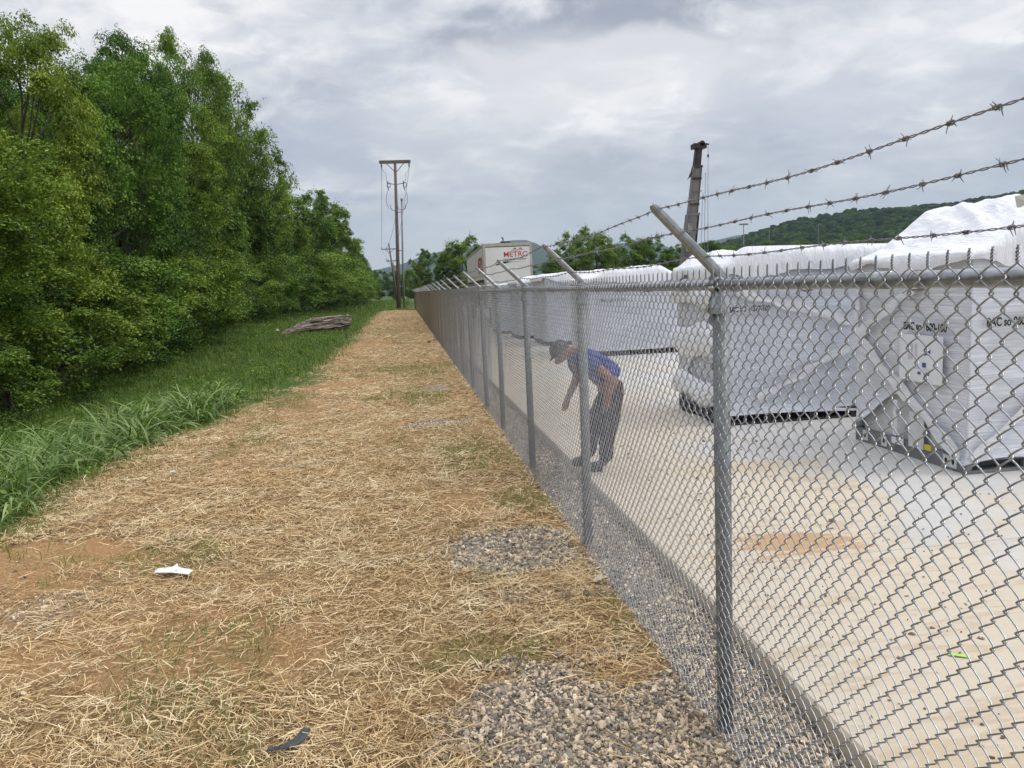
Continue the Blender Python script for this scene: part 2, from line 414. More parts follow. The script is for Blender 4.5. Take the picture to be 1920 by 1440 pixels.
# ------------------------------------------------------------------ straw, gravel, grass
def strips(base, L_, w, az, th0, th1, segs, taper=True, roll=None, tone=.5, curl=0.0):
    """blades: base Nx3, length, width, azimuth, start tilt from vertical, extra tilt along it"""
    n = len(base); t = np.linspace(0, 1, segs+1)
    th = th0[:, None]+th1[:, None]*t[None]
    azz = az[:, None]+curl*np.ones((n, 1))*t[None] if np.isscalar(curl) else az[:, None]+curl[:, None]*t[None]
    ds = (L_/segs)[:, None]
    hx = np.cumsum(np.sin(th)*np.cos(azz)*ds, 1); hy = np.cumsum(np.sin(th)*np.sin(azz)*ds, 1); hz = np.cumsum(np.cos(th)*ds, 1)
    hx -= hx[:, :1]; hy -= hy[:, :1]; hz -= hz[:, :1]
    P = base[:, None]+np.stack([hx, hy, hz], -1)
    side = np.stack([-np.sin(azz), np.cos(azz), np.zeros_like(azz)], -1)
    if roll is not None: side = side*np.cos(roll)[:, None, None]+np.array([0, 0, 1.])*np.sin(roll)[:, None, None]
    wt = (w[:, None]*(np.sin(PI*np.clip(t*.86+.14, 0, 1))**.6)[None]) if taper else np.broadcast_to(w[:, None], (n, segs+1))
    a = P-side*wt[..., None]/2; b = P+side*wt[..., None]/2
    V = np.stack([a, b], 2).reshape(n, -1, 3)
    k = np.arange(segs)*2
    f = np.stack([k, k+1, k+3, k+2], -1)
    F = (np.arange(n)[:, None, None]*(2*(segs+1))+f[None]).reshape(-1, 4)
    tn = np.repeat(np.broadcast_to(tone, (n,)), 2*(segs+1))
    return V.reshape(-1, 3), F, tn

def scatter(n, x0, x1, y0, y1, dens):
    x = rng.uniform(x0, x1, n); y = rng.uniform(y0, y1, n)
    k = rng.random(n) < dens(x, y)
    return x[k], y[k]
mb = MB()
for (n, y0, y1, ls) in ((150000, 2.0, 6.5, 1.05), (180000, 6.5, 14, 1.25), (100000, 14, 30, 1.6), (70000, 30, 88, 2.4)):
    dn = lambda x, y: g_straw(x, y)*(1-.93*g_gravel(x, y))*(1-.75*g_clay(x, y))*(1-.6*g_greenpatch(x, y))*(.35+.65*sstep(.38, .55, fbm(x*2.2, y*1.5, 71)))*sstep(1.42, 1.2, x)
    x, y = scatter(n, -5.2, 1.4, y0, y1, dn)
    n = len(x)
    Ls = rng.gamma(3.2, .022, n)*ls+.02; w = rng.uniform(.0016, .0052, n)*ls
    az = rng.normal(.25, .95, n)+(fbm(x*.8, y*.8, 81)-.5)*4
    az += PI*(rng.random(n) < .5)
    z = gh(x, y)+rng.random(n)**1.6*.042
    th0 = rng.normal(PI/2-.05, .14, n)
    V, F, tn = strips(np.stack([x, y, z], -1), Ls, w, az, th0, rng.normal(.1, .22, n), 2, False, rng.normal(0, .5, n), curl=rng.normal(0, .5, n))
    mb.add(V, F, tn)
# clumps of straw: small mounds
for k in range(55):
    cx = rng.uniform(-3.4, 1.0); cy = rng.uniform(2.6, 22); n = 150
    if g_gravel(cx, cy) > .3: continue
    r = rng.uniform(.1, .3)
    x = cx+rng.normal(0, r, n); y = cy+rng.normal(0, r*.6, n)
    z = gh(x, y)+.05*np.exp(-((x-cx)**2+(y-cy)**2)/r**2)*rng.random(n)
    V, F, tn = strips(np.stack([x, y, z], -1), rng.uniform(.05, .2, n), rng.uniform(.002, .005, n), rng.uniform(0, 6.28, n), rng.normal(PI/2-.12, .2, n), rng.normal(.2, .2, n), 2, False, rng.normal(0, .4, n), curl=rng.normal(0, .6, n))
    mb.add(V, F, tn)
o = mb.build('straw', M['straw'], smooth=True); tag(o, 'loose golden straw mulch spread over the path outside the fence', 'straw', kind='stuff')

def stone_protos(sub, k):
    out = []
    for i in range(k):
        bm = bmesh.new(); bmesh.ops.create_icosphere(bm, subdivisions=sub, radius=1)
        v = np.array([q.co[:] for q in bm.verts]); f = np.array([[q.index for q in p.verts] for p in bm.faces]); bm.free()
        d = rng.normal(size=(11, 3)); d /= np.linalg.norm(d, axis=1, keepdims=True)
        for q in d:
            t = v@q; lim = rng.uniform(.42, .74); v = v-np.clip(t-lim, 0, None)[:, None]*q
        v = v*np.array([1.25, rng.uniform(.75, 1.1), rng.uniform(.55, .9)])
        out.append((v, f))
    return out
SP2, SP1 = stone_protos(2, 8), stone_protos(1, 8)
def rotm(n):
    q = rng.normal(size=(n, 4)); q /= np.linalg.norm(q, axis=1, keepdims=True); w, x, y, z = q.T
    return np.stack([1-2*(y*y+z*z), 2*(x*y-z*w), 2*(x*z+y*w), 2*(x*y+z*w), 1-2*(x*x+z*z), 2*(y*z-x*w), 2*(x*z-y*w), 2*(y*z+x*w), 1-2*(x*x+y*y)], -1).reshape(n, 3, 3)
def stones(mb, x, y, z, r, protos):
    n = len(x); R = rotm(n); pick = rng.integers(0, len(protos), n)
    for k, (v, f) in enumerate(protos):
        s = np.where(pick == k)[0]
        if not len(s): continue
        V = np.einsum('nij,vj->nvi', R[s], v)*r[s, None, None]+np.stack([x[s], y[s], z[s]], -1)[:, None]
        F = (np.arange(len(s))[:, None, None]*len(v)+f[None]).reshape(-1, f.shape[1])
        mb.add(V.reshape(-1, 3), F)
mb = MB()
x, y = scatter(38000, -.2, 2.0, 1.9, 4.6, lambda x, y: g_gravel(x, y)*(x < 1.79)*np.where(x > 1.25, .75, 1)); n = len(x)
stones(mb, x, y, gh(x, y)+rng.uniform(-.004, .016, n), rng.gamma(3.2, .0023, n)+.0035, SP2)
x, y = scatter(46000, -.2, 2.0, 4.6, 14, lambda x, y: g_gravel(x, y)**.6*(x < 1.79)); n = len(x)
stones(mb, x, y, gh(x, y)+rng.uniform(-.004, .016, n), rng.gamma(3.4, .0027, n)+.004, SP1)
x, y = scatter(14000, 1.2, 1.79, 14, 40, lambda x, y: g_gravel(x, y)); n = len(x)
stones(mb, x, y, gh(x, y)+rng.uniform(-.004, .016, n), rng.gamma(6, .003, n)+.006, SP1)
x, y = scatter(3500, -3.3, -1.9, 4.9, 6.3, lambda x, y: g_gravel(x, y)); n = len(x)
stones(mb, x, y, gh(x, y)+rng.uniform(-.006, .006, n), rng.gamma(5, .0018, n)+.003, SP1)
x, y = scatter(900, -3.6, 1.2, 2.4, 12, lambda x, y: .4+.6*g_clay(x, y)); n = len(x)
stones(mb, x, y, gh(x, y)+rng.uniform(-.003, .008, n), rng.gamma(4, .0022, n)+.003, SP1)
o = mb.build('gravel', M['gravel']); tag(o, 'grey and tan crushed gravel patches along the foot of the fence', 'gravel', kind='stuff')

# dirt crumbs on slab
mb = MB(); n = 520
x = 1.9+rng.gamma(2, .9, n); y = rng.uniform(1.8, 11, n)
stones(mb, x, y, np.full(n, SZ+.003), rng.gamma(1.6, .0045, n)+.002, SP1)
for k in range(150):
    fx, fy = 1.9+rng.gamma(1.6, .8), rng.uniform(2, 9)
    n = 7; a = np.sort(rng.uniform(0, 2*PI, n)); rr = rng.uniform(.006, .022)*rng.uniform(.5, 1.2, n); el = rng.uniform(.3, .9)
    th_ = rng.uniform(0, PI); px_ = rr*np.cos(a); py_ = rr*el*np.sin(a)
    mb.add(np.stack([fx+px_*math.cos(th_)-py_*math.sin(th_), fy+px_*math.sin(th_)+py_*math.cos(th_), SZ+.002+rng.uniform(0, .006, n)], -1), [list(range(n))])
o = mb.build('dirt_crumbs', simple('dried_mud', (.12, .075, .045), (.3, .21, .13), 20, .95)); tag(o, 'small brown crumbs of dried mud lying on the concrete', 'dirt', kind='stuff')

# tall broad grass on the left
def blade_set(mb, x, y, L_, w, lean=(.05, .3), bend=(.7, 2.0), segs=6, tone=None):
    n = len(x)
    V, F, tn = strips(np.stack([x, y, gh(x, y)-.02], -1), L_, w, rng.uniform(0, 2*PI, n), rng.uniform(lean[0], lean[1], n), rng.uniform(bend[0], bend[1], n), segs, True, rng.normal(0, .25, n), tone=rng.random(n) if tone is None else tone, curl=rng.normal(0, .35, n))
    mb.add(V, F, tn)
mb = MB()
def tallmask(x, y):
    e = bound(y)-x
    v = sstep(.0, .5, e+(fbm(x*1.5, y*1.5, 91)-.5)*.5)*sstep(3.4, 2.4, e)*sstep(6.2, 7.2, y)*(1-sstep(12.8, 14.8, y+(fbm(x, y, 92)-.5)*3))
    v2 = ell(x, y, -4.6, 15.3, 1.2, 2.1, .35, 93)
    return np.maximum(v*(.35+.65*sstep(.35, .55, fbm(x*1.2, y*1.0, 94))), v2)
cx, cy = scatter(2300, -8.5, -3.2, 6.0, 18, tallmask)
ht = .35+1.0*fbm(cx*1.3, cy*1.3, 95)*rng.uniform(.7, 1.15, len(cx))
for k in range(len(cx)):
    n = rng.integers(6, 12); r = rng.uniform(.02, .12)
    x = cx[k]+rng.normal(0, r, n); y = cy[k]+rng.normal(0, r, n)
    blade_set(mb, x, y, rng.uniform(.5, 1.15, n)*ht[k]*.95, rng.uniform(.012, .03, n)*(1 if cy[k] < 13 else 1.15), lean=(.05, .5), bend=(.9, 2.9), tone=np.clip(rng.normal(.5, .3, n), 0, 1))
o = mb.build('tall_grass', M['grassT'], smooth=True); tag(o, 'tall arching broad bladed grass growing left of the straw path', 'grass', kind='stuff')

mb = MB()
def shortmask(x, y):
    e = bound(y)-x+(fbm(x*1.3, y*.6, 61)-.5)*1.0
    return sstep(-.55, .5, e)*(.5+.5*sstep(.35, .6, fbm(x*.9, y*.7, 96)))
for (n, y0, y1, x0, hs, ws) in ((60000, 5, 14, -9, 1, 1), (75000, 14, 30, -14, 1.2, 1.6), (70000, 30, 60, -18, 1.5, 2.6), (50000, 60, 110, -20, 1.8, 4.5), (20000, 110, 220, -14, 2.2, 9)):
    x, y = scatter(n, x0, -1.5 if y0 < 100 else 1, y0, y1, (lambda x, y: shortmask(x, y)) if y0 < 100 else (lambda x, y: np.ones_like(x)))
    m_ = len(x)
    blade_set(mb, x, y, rng.uniform(.08, .26, m_)*hs*(.6+.8*fbm(x*.7, y*.7, 97)), rng.uniform(.004, .009, m_)*ws, (.0, .5), (.2, 1.3), 2, tone=np.clip(rng.normal(.35, .2, m_)+.8*(fbm(x*.5, y*.5, 98)-.5), 0, 1))
# green tufts through the straw
x, y = scatter(120000, -3.6, 1.3, 3.0, 22, lambda x, y: g_greenpatch(x, y)*(1-g_gravel(x, y))*g_straw(x, y)*.8); m_ = len(x)
blade_set(mb, x, y, rng.uniform(.05, .17, m_), rng.uniform(.002, .0055, m_), (.2, .9), (.1, 1), 2, tone=np.clip(rng.normal(.5, .25, m_), 0, 1))
x, y = scatter(12000, -3.0, 1.3, 22, 90, lambda x, y: g_greenpatch(x, y)); m_ = len(x)
blade_set(mb, x, y, rng.uniform(.06, .16, m_), rng.uniform(.006, .014, m_), (.2, .9), (.1, 1), 2, tone=np.clip(rng.normal(.4, .2, m_), 0, 1))
for (cx, cy, n, l) in ((.45, 5.35, 130, .17), (.95, 5.5, 40, .1), (.1, 3.45, 60, .1), (.05, 7.4, 70, .1), (-1.2, 88, 0, 0)):
    if n: 
        x = cx+rng.normal(0, .09, n); y = cy+rng.normal(0, .05, n)
        blade_set(mb, x, y, rng.uniform(.4, 1, n)*l, rng.uniform(.002, .004, n), (.1, .8), (.1, 1), 3, tone=np.clip(rng.normal(.4, .2, n), 0, 1))
n = 1500; x = -.67+rng.normal(0, .9, n); y = 90+rng.normal(0, 1.2, n)
blade_set(mb, x, y, rng.uniform(.15, .5, n), rng.uniform(.02, .04, n), (.1, .8), (.1, 1), 2)
o = mb.build('short_grass', M['grassL'], smooth=True); tag(o, 'short green grass on the verge and in tufts through the straw', 'grass', kind='stuff')

# low weeds: broad leaves scattered in the verge
mb = MB()
def leafcloud(c, rad, n, leaf, droop=.3, tone=.5, flat=.65, up=.6):
    c = np.asarray(c, float); d = rng.normal(size=(n, 3)); d /= np.linalg.norm(d, axis=1, keepdims=True)
    r = rng.random(n)**.45
    P = d*r[:, None]*np.array([1, 1, flat]); P[:, 2] -= droop*(P[:, 0]**2+P[:, 1]**2)
    P = P*rad+c
    nr = d*.55+np.array([0, 0, up])+rng.normal(size=(n, 3))*.42; nr /= np.linalg.norm(nr, axis=1, keepdims=True)
    u = np.cross(nr, rng.normal(size=(n, 3))+np.array([0, 0, -.2])); u /= np.linalg.norm(u, axis=1, keepdims=True)+1e-9
    w = np.cross(nr, u)
    l = leaf*rng.uniform(.6, 1.25, n)[:, None]
    V = np.stack([P-u*l*.5, P-w*l*.3+nr*l*.06, P+u*l*.5-nr*l*.08, P+w*l*.3+nr*l*.06], 1)
    F = np.arange(n*4).reshape(n, 4)
    return V.reshape(-1, 3), F, np.repeat(np.clip(tone+rng.normal(0, .08, n), 0, 1), 4)
wx, wy = scatter(1500, -12, -2.6, 7, 60, lambda x, y: shortmask(x, y)*sstep(-.1, .5, bound(y)-x)*(.35+.65*sstep(.4, .6, fbm(x*.6, y*.4, 99))))
for a, b in zip(wx, wy):
    V, F, tn = leafcloud((a, b, float(gh(a, b))+.1), rng.uniform(.1, .42), 60, rng.uniform(.04, .09), tone=rng.uniform(.2, 1.0)); mb.add(V, F, tn)
o = mb.build('low_weeds', M['leafB'], smooth=False); tag(o, 'low leafy weeds among the grass below the trees', 'weeds', kind='stuff')

# ------------------------------------------------------------------ trees
def make_crown(seed, H, R, zb, nb, nleaf, leaf, mat, open_=0.0, trunk_r=.16, low=.0, topy=1.0, irr=.35):
    """returns crown object data and trunk object data; prototype of height H"""
    global rng
    keep = rng; rng = np.random.default_rng(seed)
    cr = MB(); tk = MB()
    zc = (H+zb)/2; hz = (H-zb)/2
    lean = rng.normal(0, .04, 2)
    zt = np.linspace(-.3, H*.86, 8)
    tp = np.stack([lean[0]*zt+.12*np.sin(zt*.7+seed), lean[1]*zt+.12*np.cos(zt*.6+seed), zt], -1)
    tk.tube(tp, np.linspace(trunk_r*1.25, trunk_r*.25, 8), 8)
    lobes = rng.normal(size=(7, 3)); lobes /= np.linalg.norm(lobes, axis=1, keepdims=True)
    tot = 0; cs = []
    for k in range(nb):
        d = rng.normal(size=3); d /= np.linalg.norm(d)
        f = 1+irr*(max((lobes@d).max(), 0)**3-.45)
        rr = (.45+.55*rng.random()**.5)*f
        c = np.array([d[0]*R*rr, d[1]*R*rr, zc+d[2]*hz*rr*topy])
        # narrower at the top and bottom
        s = np.clip((c[2]-zb)/(H-zb), 0.02, 1); wdt = (math.sin(PI*min(1, s*.58+.27)))**.6
        c[:2] *= .35+.65*wdt; c[:2] += lean*c[2]
        cs.append(c)
    cs = np.array(cs)
    for k, c in enumerate(cs):
        rb = rng.uniform(.6, 1.3)*R*.31
        nl = int(nleaf/nb*rng.uniform(.6, 1.4)*(1-open_*rng.random()))
        out = np.linalg.norm(c[:2])/R
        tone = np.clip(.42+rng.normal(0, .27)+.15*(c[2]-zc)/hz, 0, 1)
        # a bough is a fan of drooping layered sprays
        o2 = c[:2]/(np.linalg.norm(c[:2])+1e-6)
        for q in range(5):
            az = rng.normal(0, .9); ca_, sa_ = math.cos(az), math.sin(az)
            dv = np.array([o2[0]*ca_-o2[1]*sa_, o2[0]*sa_+o2[1]*ca_, 0])
            cc = c+dv*rb*rng.uniform(.1, .85)+np.array([0, 0, rng.uniform(-.45, .5)*rb])
            V, F, tn = leafcloud(cc, rb*rng.uniform(.45, .8), nl//5, leaf, .45, tone+rng.normal(0, .07), .32, 1.0)
            cr.add(V, F, tn)
        if rng.random() < .6:
            tb = c*np.array([0, 0, 1]); tb[2] = max(zb*.6, c[2]-(.45+.4*out)*R*.8); i0 = np.interp(tb[2], zt, tp[:, 0]); i1 = np.interp(tb[2], zt, tp[:, 1])
            p0 = np.array([i0, i1, tb[2]]); mid = (p0+c)/2+np.array([0, 0, -.12*R*out])+rng.normal(0, .1, 3)
            tk.tube([p0, mid, c, c+(c-mid)*.35], [trunk_r*.38, trunk_r*.25, trunk_r*.12, .01], 5, caps=False)
    # pointed leafy shoots beyond the outline
    for k in range(int(nb*1.1)):
        d = rng.normal(size=3); d[2] = abs(d[2])*1.3; d /= np.linalg.norm(d)
        c = cs[rng.integers(len(cs))]; n_ = int(nleaf*.0013); t_ = rng.random(n_)
        ln_ = R*rng.uniform(.14, .28)
        bend = np.array([d[0], d[1], -.6])*.35
        for q_ in range(3):
            dq = d+rng.normal(0, .45, 3)
            m_ = n_//3; t_ = rng.random(m_)
            pts = c+dq*ln_*t_[:, None]+bend*ln_*(t_**2)[:, None]
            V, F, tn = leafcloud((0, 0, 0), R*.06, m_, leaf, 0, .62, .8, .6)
            V = V.reshape(-1, 4, 3)*(1.3-t_)[:, None, None]**.3+pts[:, None]
            cr.add(V.reshape(-1, 3), F, tn)
    zs = np.vstack(cr.v)[:, 2]; k_ = H/np.percentile(zs, 99.7)
    for v_ in cr.v: v_ *= k_
    for v_ in tk.v: v_ *= k_
    co = cr.build('crown', mat, link=False); to = tk.build('trunk', M['bark'], smooth=True, link=False)
    rng = keep
    return co.data, to.data
PROTO = {}
PROTO['big1'] = (12, *make_crown(11, 12, 4.3, 1.2, 95, 84000, .15, M['leafA']))
PROTO['big2'] = (12, *make_crown(12, 12, 3.9, 1.0, 90, 80000, .15, M['leafB']))
PROTO['big3'] = (12, *make_crown(13, 12, 4.0, 1.4, 90, 80000, .15, M['leafC']))
PROTO['open'] = (12, *make_crown(14, 12, 3.6, 3.0, 120, 36000, .18, M['leafA'], .5, irr=.5))
PROTO['far1'] = (12, *make_crown(15, 12, 4.4, .5, 75, 38000, .26, M['leafA'], .1))
PROTO['far2'] = (12, *make_crown(16, 12, 4.2, .4, 75, 38000, .26, M['leafB'], .1))
PROTO['shrub1'] = (3.5, *make_crown(17, 3.5, 2.1, .1, 48, 30000, .085, M['leafC'], trunk_r=.05))
PROTO['shrub2'] = (3.5, *make_crown(18, 3.5, 2.0, .0, 48, 30000, .085, M['leafA'], trunk_r=.05))
PROTO['shrub3'] = (3.5, *make_crown(19, 3.5, 2.1, .0, 48, 28000, .09, M['leafB'], trunk_r=.05))
def tree(kind, x, y, h, w, label, group=None, name='tree', cat='tree', sink=.1):
    H, cm, tm = PROTO[kind]
    s = h/H
    o = empty(name, (x, y, float(gh(x, y))-sink), rng.uniform(0, 6.28), label, cat, group)
    o.scale = (s*w, s*w, s)
    for nm, me in (('trunk', tm), ('crown', cm)):
        c = bpy.data.objects.new(nm, me); COL.objects.link(c); c.parent = o
    return o
G1 = 'trees along the woodland edge'
tree('big1', -10.9, 19.0, 7.6, 1.1, 'mid green tree at the left border of the photo, nearest of the woodland edge', G1)
tree('big3', -11.4, 25.0, 10.9, .58, 'tall light green tree whose top is the leftmost peak above the woodland', G1)
tree('big2', -13.4, 30.0, 12.0, .62, 'deep green tree close behind the light green tree at the left border', G1)
tree('big1', -11.8, 34.0, 12.2, .66, 'mid green tree with ragged top, below the notch of sky between the tall peaks', G1)
tree('big2', -13.2, 40.0, 14.6, .60, 'deep green tree just right of the notch of sky between the tall peaks', G1)
tree('big3', -13.2, 47.0, 13.0, .75, 'yellowish green tree below the two tall crowns of the middle woodland', G1)
tree('big2', -16.3, 55.0, 18.9, .52, 'very tall deep green tree left of the open sunlit crown', G1)
tree('big1', -14.8, 62.0, 21.3, .48, 'tallest mid green tree in the middle of the woodland skyline', G1)
tree('open', -13.3, 70.0, 20.6, .58, 'thin open crowned tree with sky showing through, beside the tallest tree', G1)
tree('open', -13.6, 75.0, 19.0, .55, 'thin open crowned tree ending the tall group, right before the skyline drops', G1)
tree('far2', -13.6, 72.0, 11.0, .8, 'dark rounded tree under the two open crowned trees', G1)
tree('far1', -13.0, 84.0, 12.6, .72, 'mid green tree just right of the step down in the skyline', G1)
tree('far1', -12.2, 96.0, 15.0, .72, 'rounded mid green tree on the falling skyline behind the boulder', G1)
tree('far2', -11.4, 110.0, 15.9, .72, 'dark rounded tree on the falling skyline right of the boulder', G1)
tree('far1', -11.2, 127.0, 15.6, .75, 'last light green tree before the far woodland darkens', G1)
G2 = 'dark trees at the far end of the woodland edge'
for (y, h) in ((142, 15.2), (158, 14.2), (178, 13.6), (198, 12.6), (222, 11.5)):
    tree('far2' if y != 178 else 'far1', -11.6-rng.random(), y, h, .8, 'dark tree at the far end of the woodland edge, near the utility poles', G2)
G3 = 'trees standing deeper in the wood'
for (x, y, h) in ((-16, 22, 8.6), (-17.5, 29, 8.6), (-17, 36, 11.5), (-18, 44, 12.5), (-17.5, 52, 13), (-18, 62, 14), (-17, 72, 13), (-17, 84, 11), (-17, 97, 12), (-16.5, 112, 12), (-16, 130, 12), (-24, 30, 11), (-25, 42, 12), (-26, 56, 14), (-26, 72, 13), (-25, 90, 12), (-16.5, 16, 8)):
    tree('far2' if rng.random() < .6 else 'far1', x, y, h, 1.0, 'tree deep in the wood, seen only in gaps behind the front row', G3)
G4 = 'shrubs at the foot of the woodland'
SH = [('shrub1', -10.0, 20.6, 3.6, 1.15, 'yellow green shrub with layered sprays at the left border'),
      ('shrub3', -9.6, 17.4, 2.6, 1.1, 'dark low shrub behind the tall grass at the left border'),
      ('shrub1', -10.3, 24.4, 3.9, 1.0, 'yellow green shrub hanging over the verge, second from the left border'),
      ('shrub2', -10.8, 28.4, 4.6, 1.0, 'mid green bush in front of the second tall tree'),
      ('shrub3', -10.9, 31.8, 3.9, 1.0, 'dark bush between the mid green and the olive bush'),
      ('shrub1', -11.2, 35.4, 4.4, .95, 'olive green bush at the middle of the verge'),
      ('shrub2', -10.6, 39.0, 4.6, .95, 'pale flecked bush above the end of the tall grass'),
      ('shrub3', -11.8, 43.5, 5.0, 1.0, 'dark bush at the shadowed bend of the woodland'),
      ('shrub3', -12.4, 50.0, 5.5, 1.05, 'dark tall bush left of the light bushes behind the boulder'),
      ('shrub1', -11.9, 56.5, 4.8, 1.0, 'light green bush directly behind the left end of the boulder'),
      ('shrub2', -11.8, 64.0, 5.4, 1.1, 'light green bush directly behind the middle of the boulder'),
      ('shrub3', -11.8, 72.0, 5.8, 1.2, 'dark bush behind the right end of the boulder'),
      ('shrub2', -11.6, 82.0, 6.2, 1.3, 'mid green bush right of the boulder at the wood edge')]
for k, x, y, h, w, lab in SH: tree(k, x, y, h, w, lab, G4, 'shrub', 'shrub', .05)
for y in (94, 106, 118, 132, 148, 166, 190):
    tree('shrub2' if int(y) % 4 else 'shrub3', -10.6+rng.normal(0, .3), y, rng.uniform(6, 8), 1.3, 'bush in the distant row at the foot of the far woodland', 'distant bushes at the foot of the far woodland', 'shrub', 'shrub')
G5 = 'trees closing the far end of the lawn'
for (x, y, h) in ((-12, 262, 11), (-8, 255, 10), (-3.5, 262, 9.5), (-.5, 250, 8.6), (2.5, 265, 10)):
    tree('far2', x, y, h, 1.0, 'dark tree closing the far end of the lawn behind the utility poles', G5)
tree('far1', 2.4, 150, 8.4, .62, 'narrow light green tree directly right of the tall utility pole')
tree('far2', 5.2, 152, 10.4, .62, 'slim dark tree with a pointed top between pole and trailer')
tree('far2', 8.6, 142, 9.0, .75, 'dark tree filling the gap left of the trailer')
tree('far1', 10.8, 140, 11.6, .85, 'broad dark tree touching the left edge of the trailer')
tree('far2', 15.5, 146, 10.6, .9, 'dark tree mostly hidden behind the trailer')
G6 = 'low trees behind the wrapped units'
for i, (x, y, h, k, lab) in enumerate(((25.5, 118, 10.2, 'far1', 'tree right behind the trailer corner with a ragged top'),
        (30.5, 120, 11.0, 'far1', 'tallest ragged tree between the trailer and the crane'),
        (35.0, 126, 8.4, 'far2', 'short dark tree right of the tallest ragged tree'),
        (39.0, 128, 10.2, 'far1', 'light topped tree midway between trailer and crane'),
        (43.5, 130, 9.9, 'far1', 'second light topped tree, nearer the crane boom'),
        (47.5, 128, 8.6, 'far2', 'low dark tree just left of the crane boom'))):
    tree(k, x, y, h, .8, lab, G6)
for i in range(16):
    x = 20+i*4.4+rng.normal(0, .7)
    tree('far2' if i % 3 else 'far1', x, 140+rng.uniform(-6, 8)+i*.8, rng.uniform(6.3, 7.6), 1.15, 'low green tree in the hedge row behind the wrapped units', 'hedge row trees behind the wrapped units')
for i in range(14):
    x = 78+i*8; tree('far1' if i % 2 else 'far2', x, 196+rng.uniform(-8, 8), rng.uniform(9.5, 12.5), 1.35, 'low green tree in the row at the foot of the right hill', 'trees in the row at the foot of the right hill')

# ------------------------------------------------------------------ hills, mountains
PX = [150, 250, 316, 370, 432, 494, 558, 622, 702, 900, 1500]; PZ = [4, 12, 25, 40, 54.5, 63, 65, 69, 78, 110, 120]
def hill_h(x, y):
    a = x*800/np.maximum(y, 300)   # ridge height follows the bearing so the skyline has its profile
    r = np.interp(a, PX, PZ)*np.maximum(y, 500)/800
    return -3+(r+3)*sstep(360, 790, y)*(1-.6*sstep(850, 1500, y))+5*(fbm(x*.01, y*.01, 33)-.5)*sstep(400, 600, y)
tensor('hill', np.linspace(60, 1500, 130), np.linspace(330, 1500, 90), hill_h, M['hill'])
mb = MB(); PR = stone_protos(2, 6)
x, y = scatter(24000, 120, 1350, 345, 860, lambda x, y: ((x/y > .30) & (x/y < 1.75)).astype(float)); n = len(x)
r = rng.uniform(3.2, 7.5, n)
for k in range(6):
    v, f = PR[k]; s = np.arange(n) % 6 == k; a = rng.uniform(0, 6.28, s.sum()); ca_, sa_ = np.cos(a), np.sin(a)
    vv = v*np.array([1, 1, 1.25])*(1+.22*(fbm(v[:, 0]*2.5+k, v[:, 1]*2.5+v[:, 2]*2, 7)-.5)[:, None])
    X = (vv[None, :, 0]*ca_[:, None]-vv[None, :, 1]*sa_[:, None])*r[s, None]+x[s, None]
    Y = (vv[None, :, 0]*sa_[:, None]+vv[None, :, 1]*ca_[:, None])*r[s, None]+y[s, None]
    Z = vv[None, :, 2]*r[s, None]*rng.uniform(.7, 1.2, s.sum())[:, None]+hill_h(x[s], y[s])[:, None]+1.5
    mb.add(np.stack([X, Y, Z], -1).reshape(-1, 3), (np.arange(s.sum())[:, None, None]*len(v)+f[None]).reshape(-1, 3))
o = mb.build('hill_forest', M['canopy'], smooth=True); tag(o, 'dense green forest covering the low hill on the right', 'forest', kind='stuff')
MX = [-1500, -600, -145, 0, 128, 348, 460, 571, 640, 690, 792, 900, 1140, 1290, 1450, 1800, 2300, 3112, 3506, 5000]
MZ = [60, 90, 118, 150, 190, 223, 228, 243, 240, 222, 168, 150, 205, 212, 160, 228, 250, 345, 398, 470]
def mt_h(x, y):
    r = np.interp(x*4000/np.maximum(y, 2500), MX, MZ)
    return -20+(r+20)*sstep(2300, 4000, y)*(1-.5*sstep(4100, 5600, y))+22*(fbm(x*.004, y*.004, 35)-.5)*sstep(2600, 3600, y)
tensor('mountain', np.linspace(-2200, 5400, 200), np.linspace(2200, 5800, 80), mt_h, M['mountain'])

# ------------------------------------------------------------------ the fence
FX = 1.34; RZ = 2.06; W = .0718; C = W/2
fence = empty('chain_link_fence', (FX, 0, 0), 0, 'long galvanized chain link fence topped with three strands of barbed wire', 'fence')
YF0 = -1.3; NP = 74; PL = NP*C; NPAN = 40
ZB = .013; SEG = 58
def picket(samples, sides, r, par):
    ts = {5: ([0, .12, .32, .68, .88], [0, .07, .29, .71, .93], [0, .62, 1, 1, .62]),
          3: ([0, .25, .75], [0, .22, .78], [0, 1, 1]), 2: ([.14, .86], [.1, .9], [.8, .8])}[samples]
    P = []
    for j in range(SEG):
        e = (j+par) % 2 == 0
        for t, u, w in zip(*ts):
            uu = u if e else 1-u
            P.append(((w if e else -w)*.0072, (uu-.5)*(C+.0078)+C/2, ZB+(j+t)*C))
    P.append((0, C if (SEG-1+par) % 2 == 0 else 0, ZB+SEG*C))
    return tube_geo(np.array(P), r, sides)
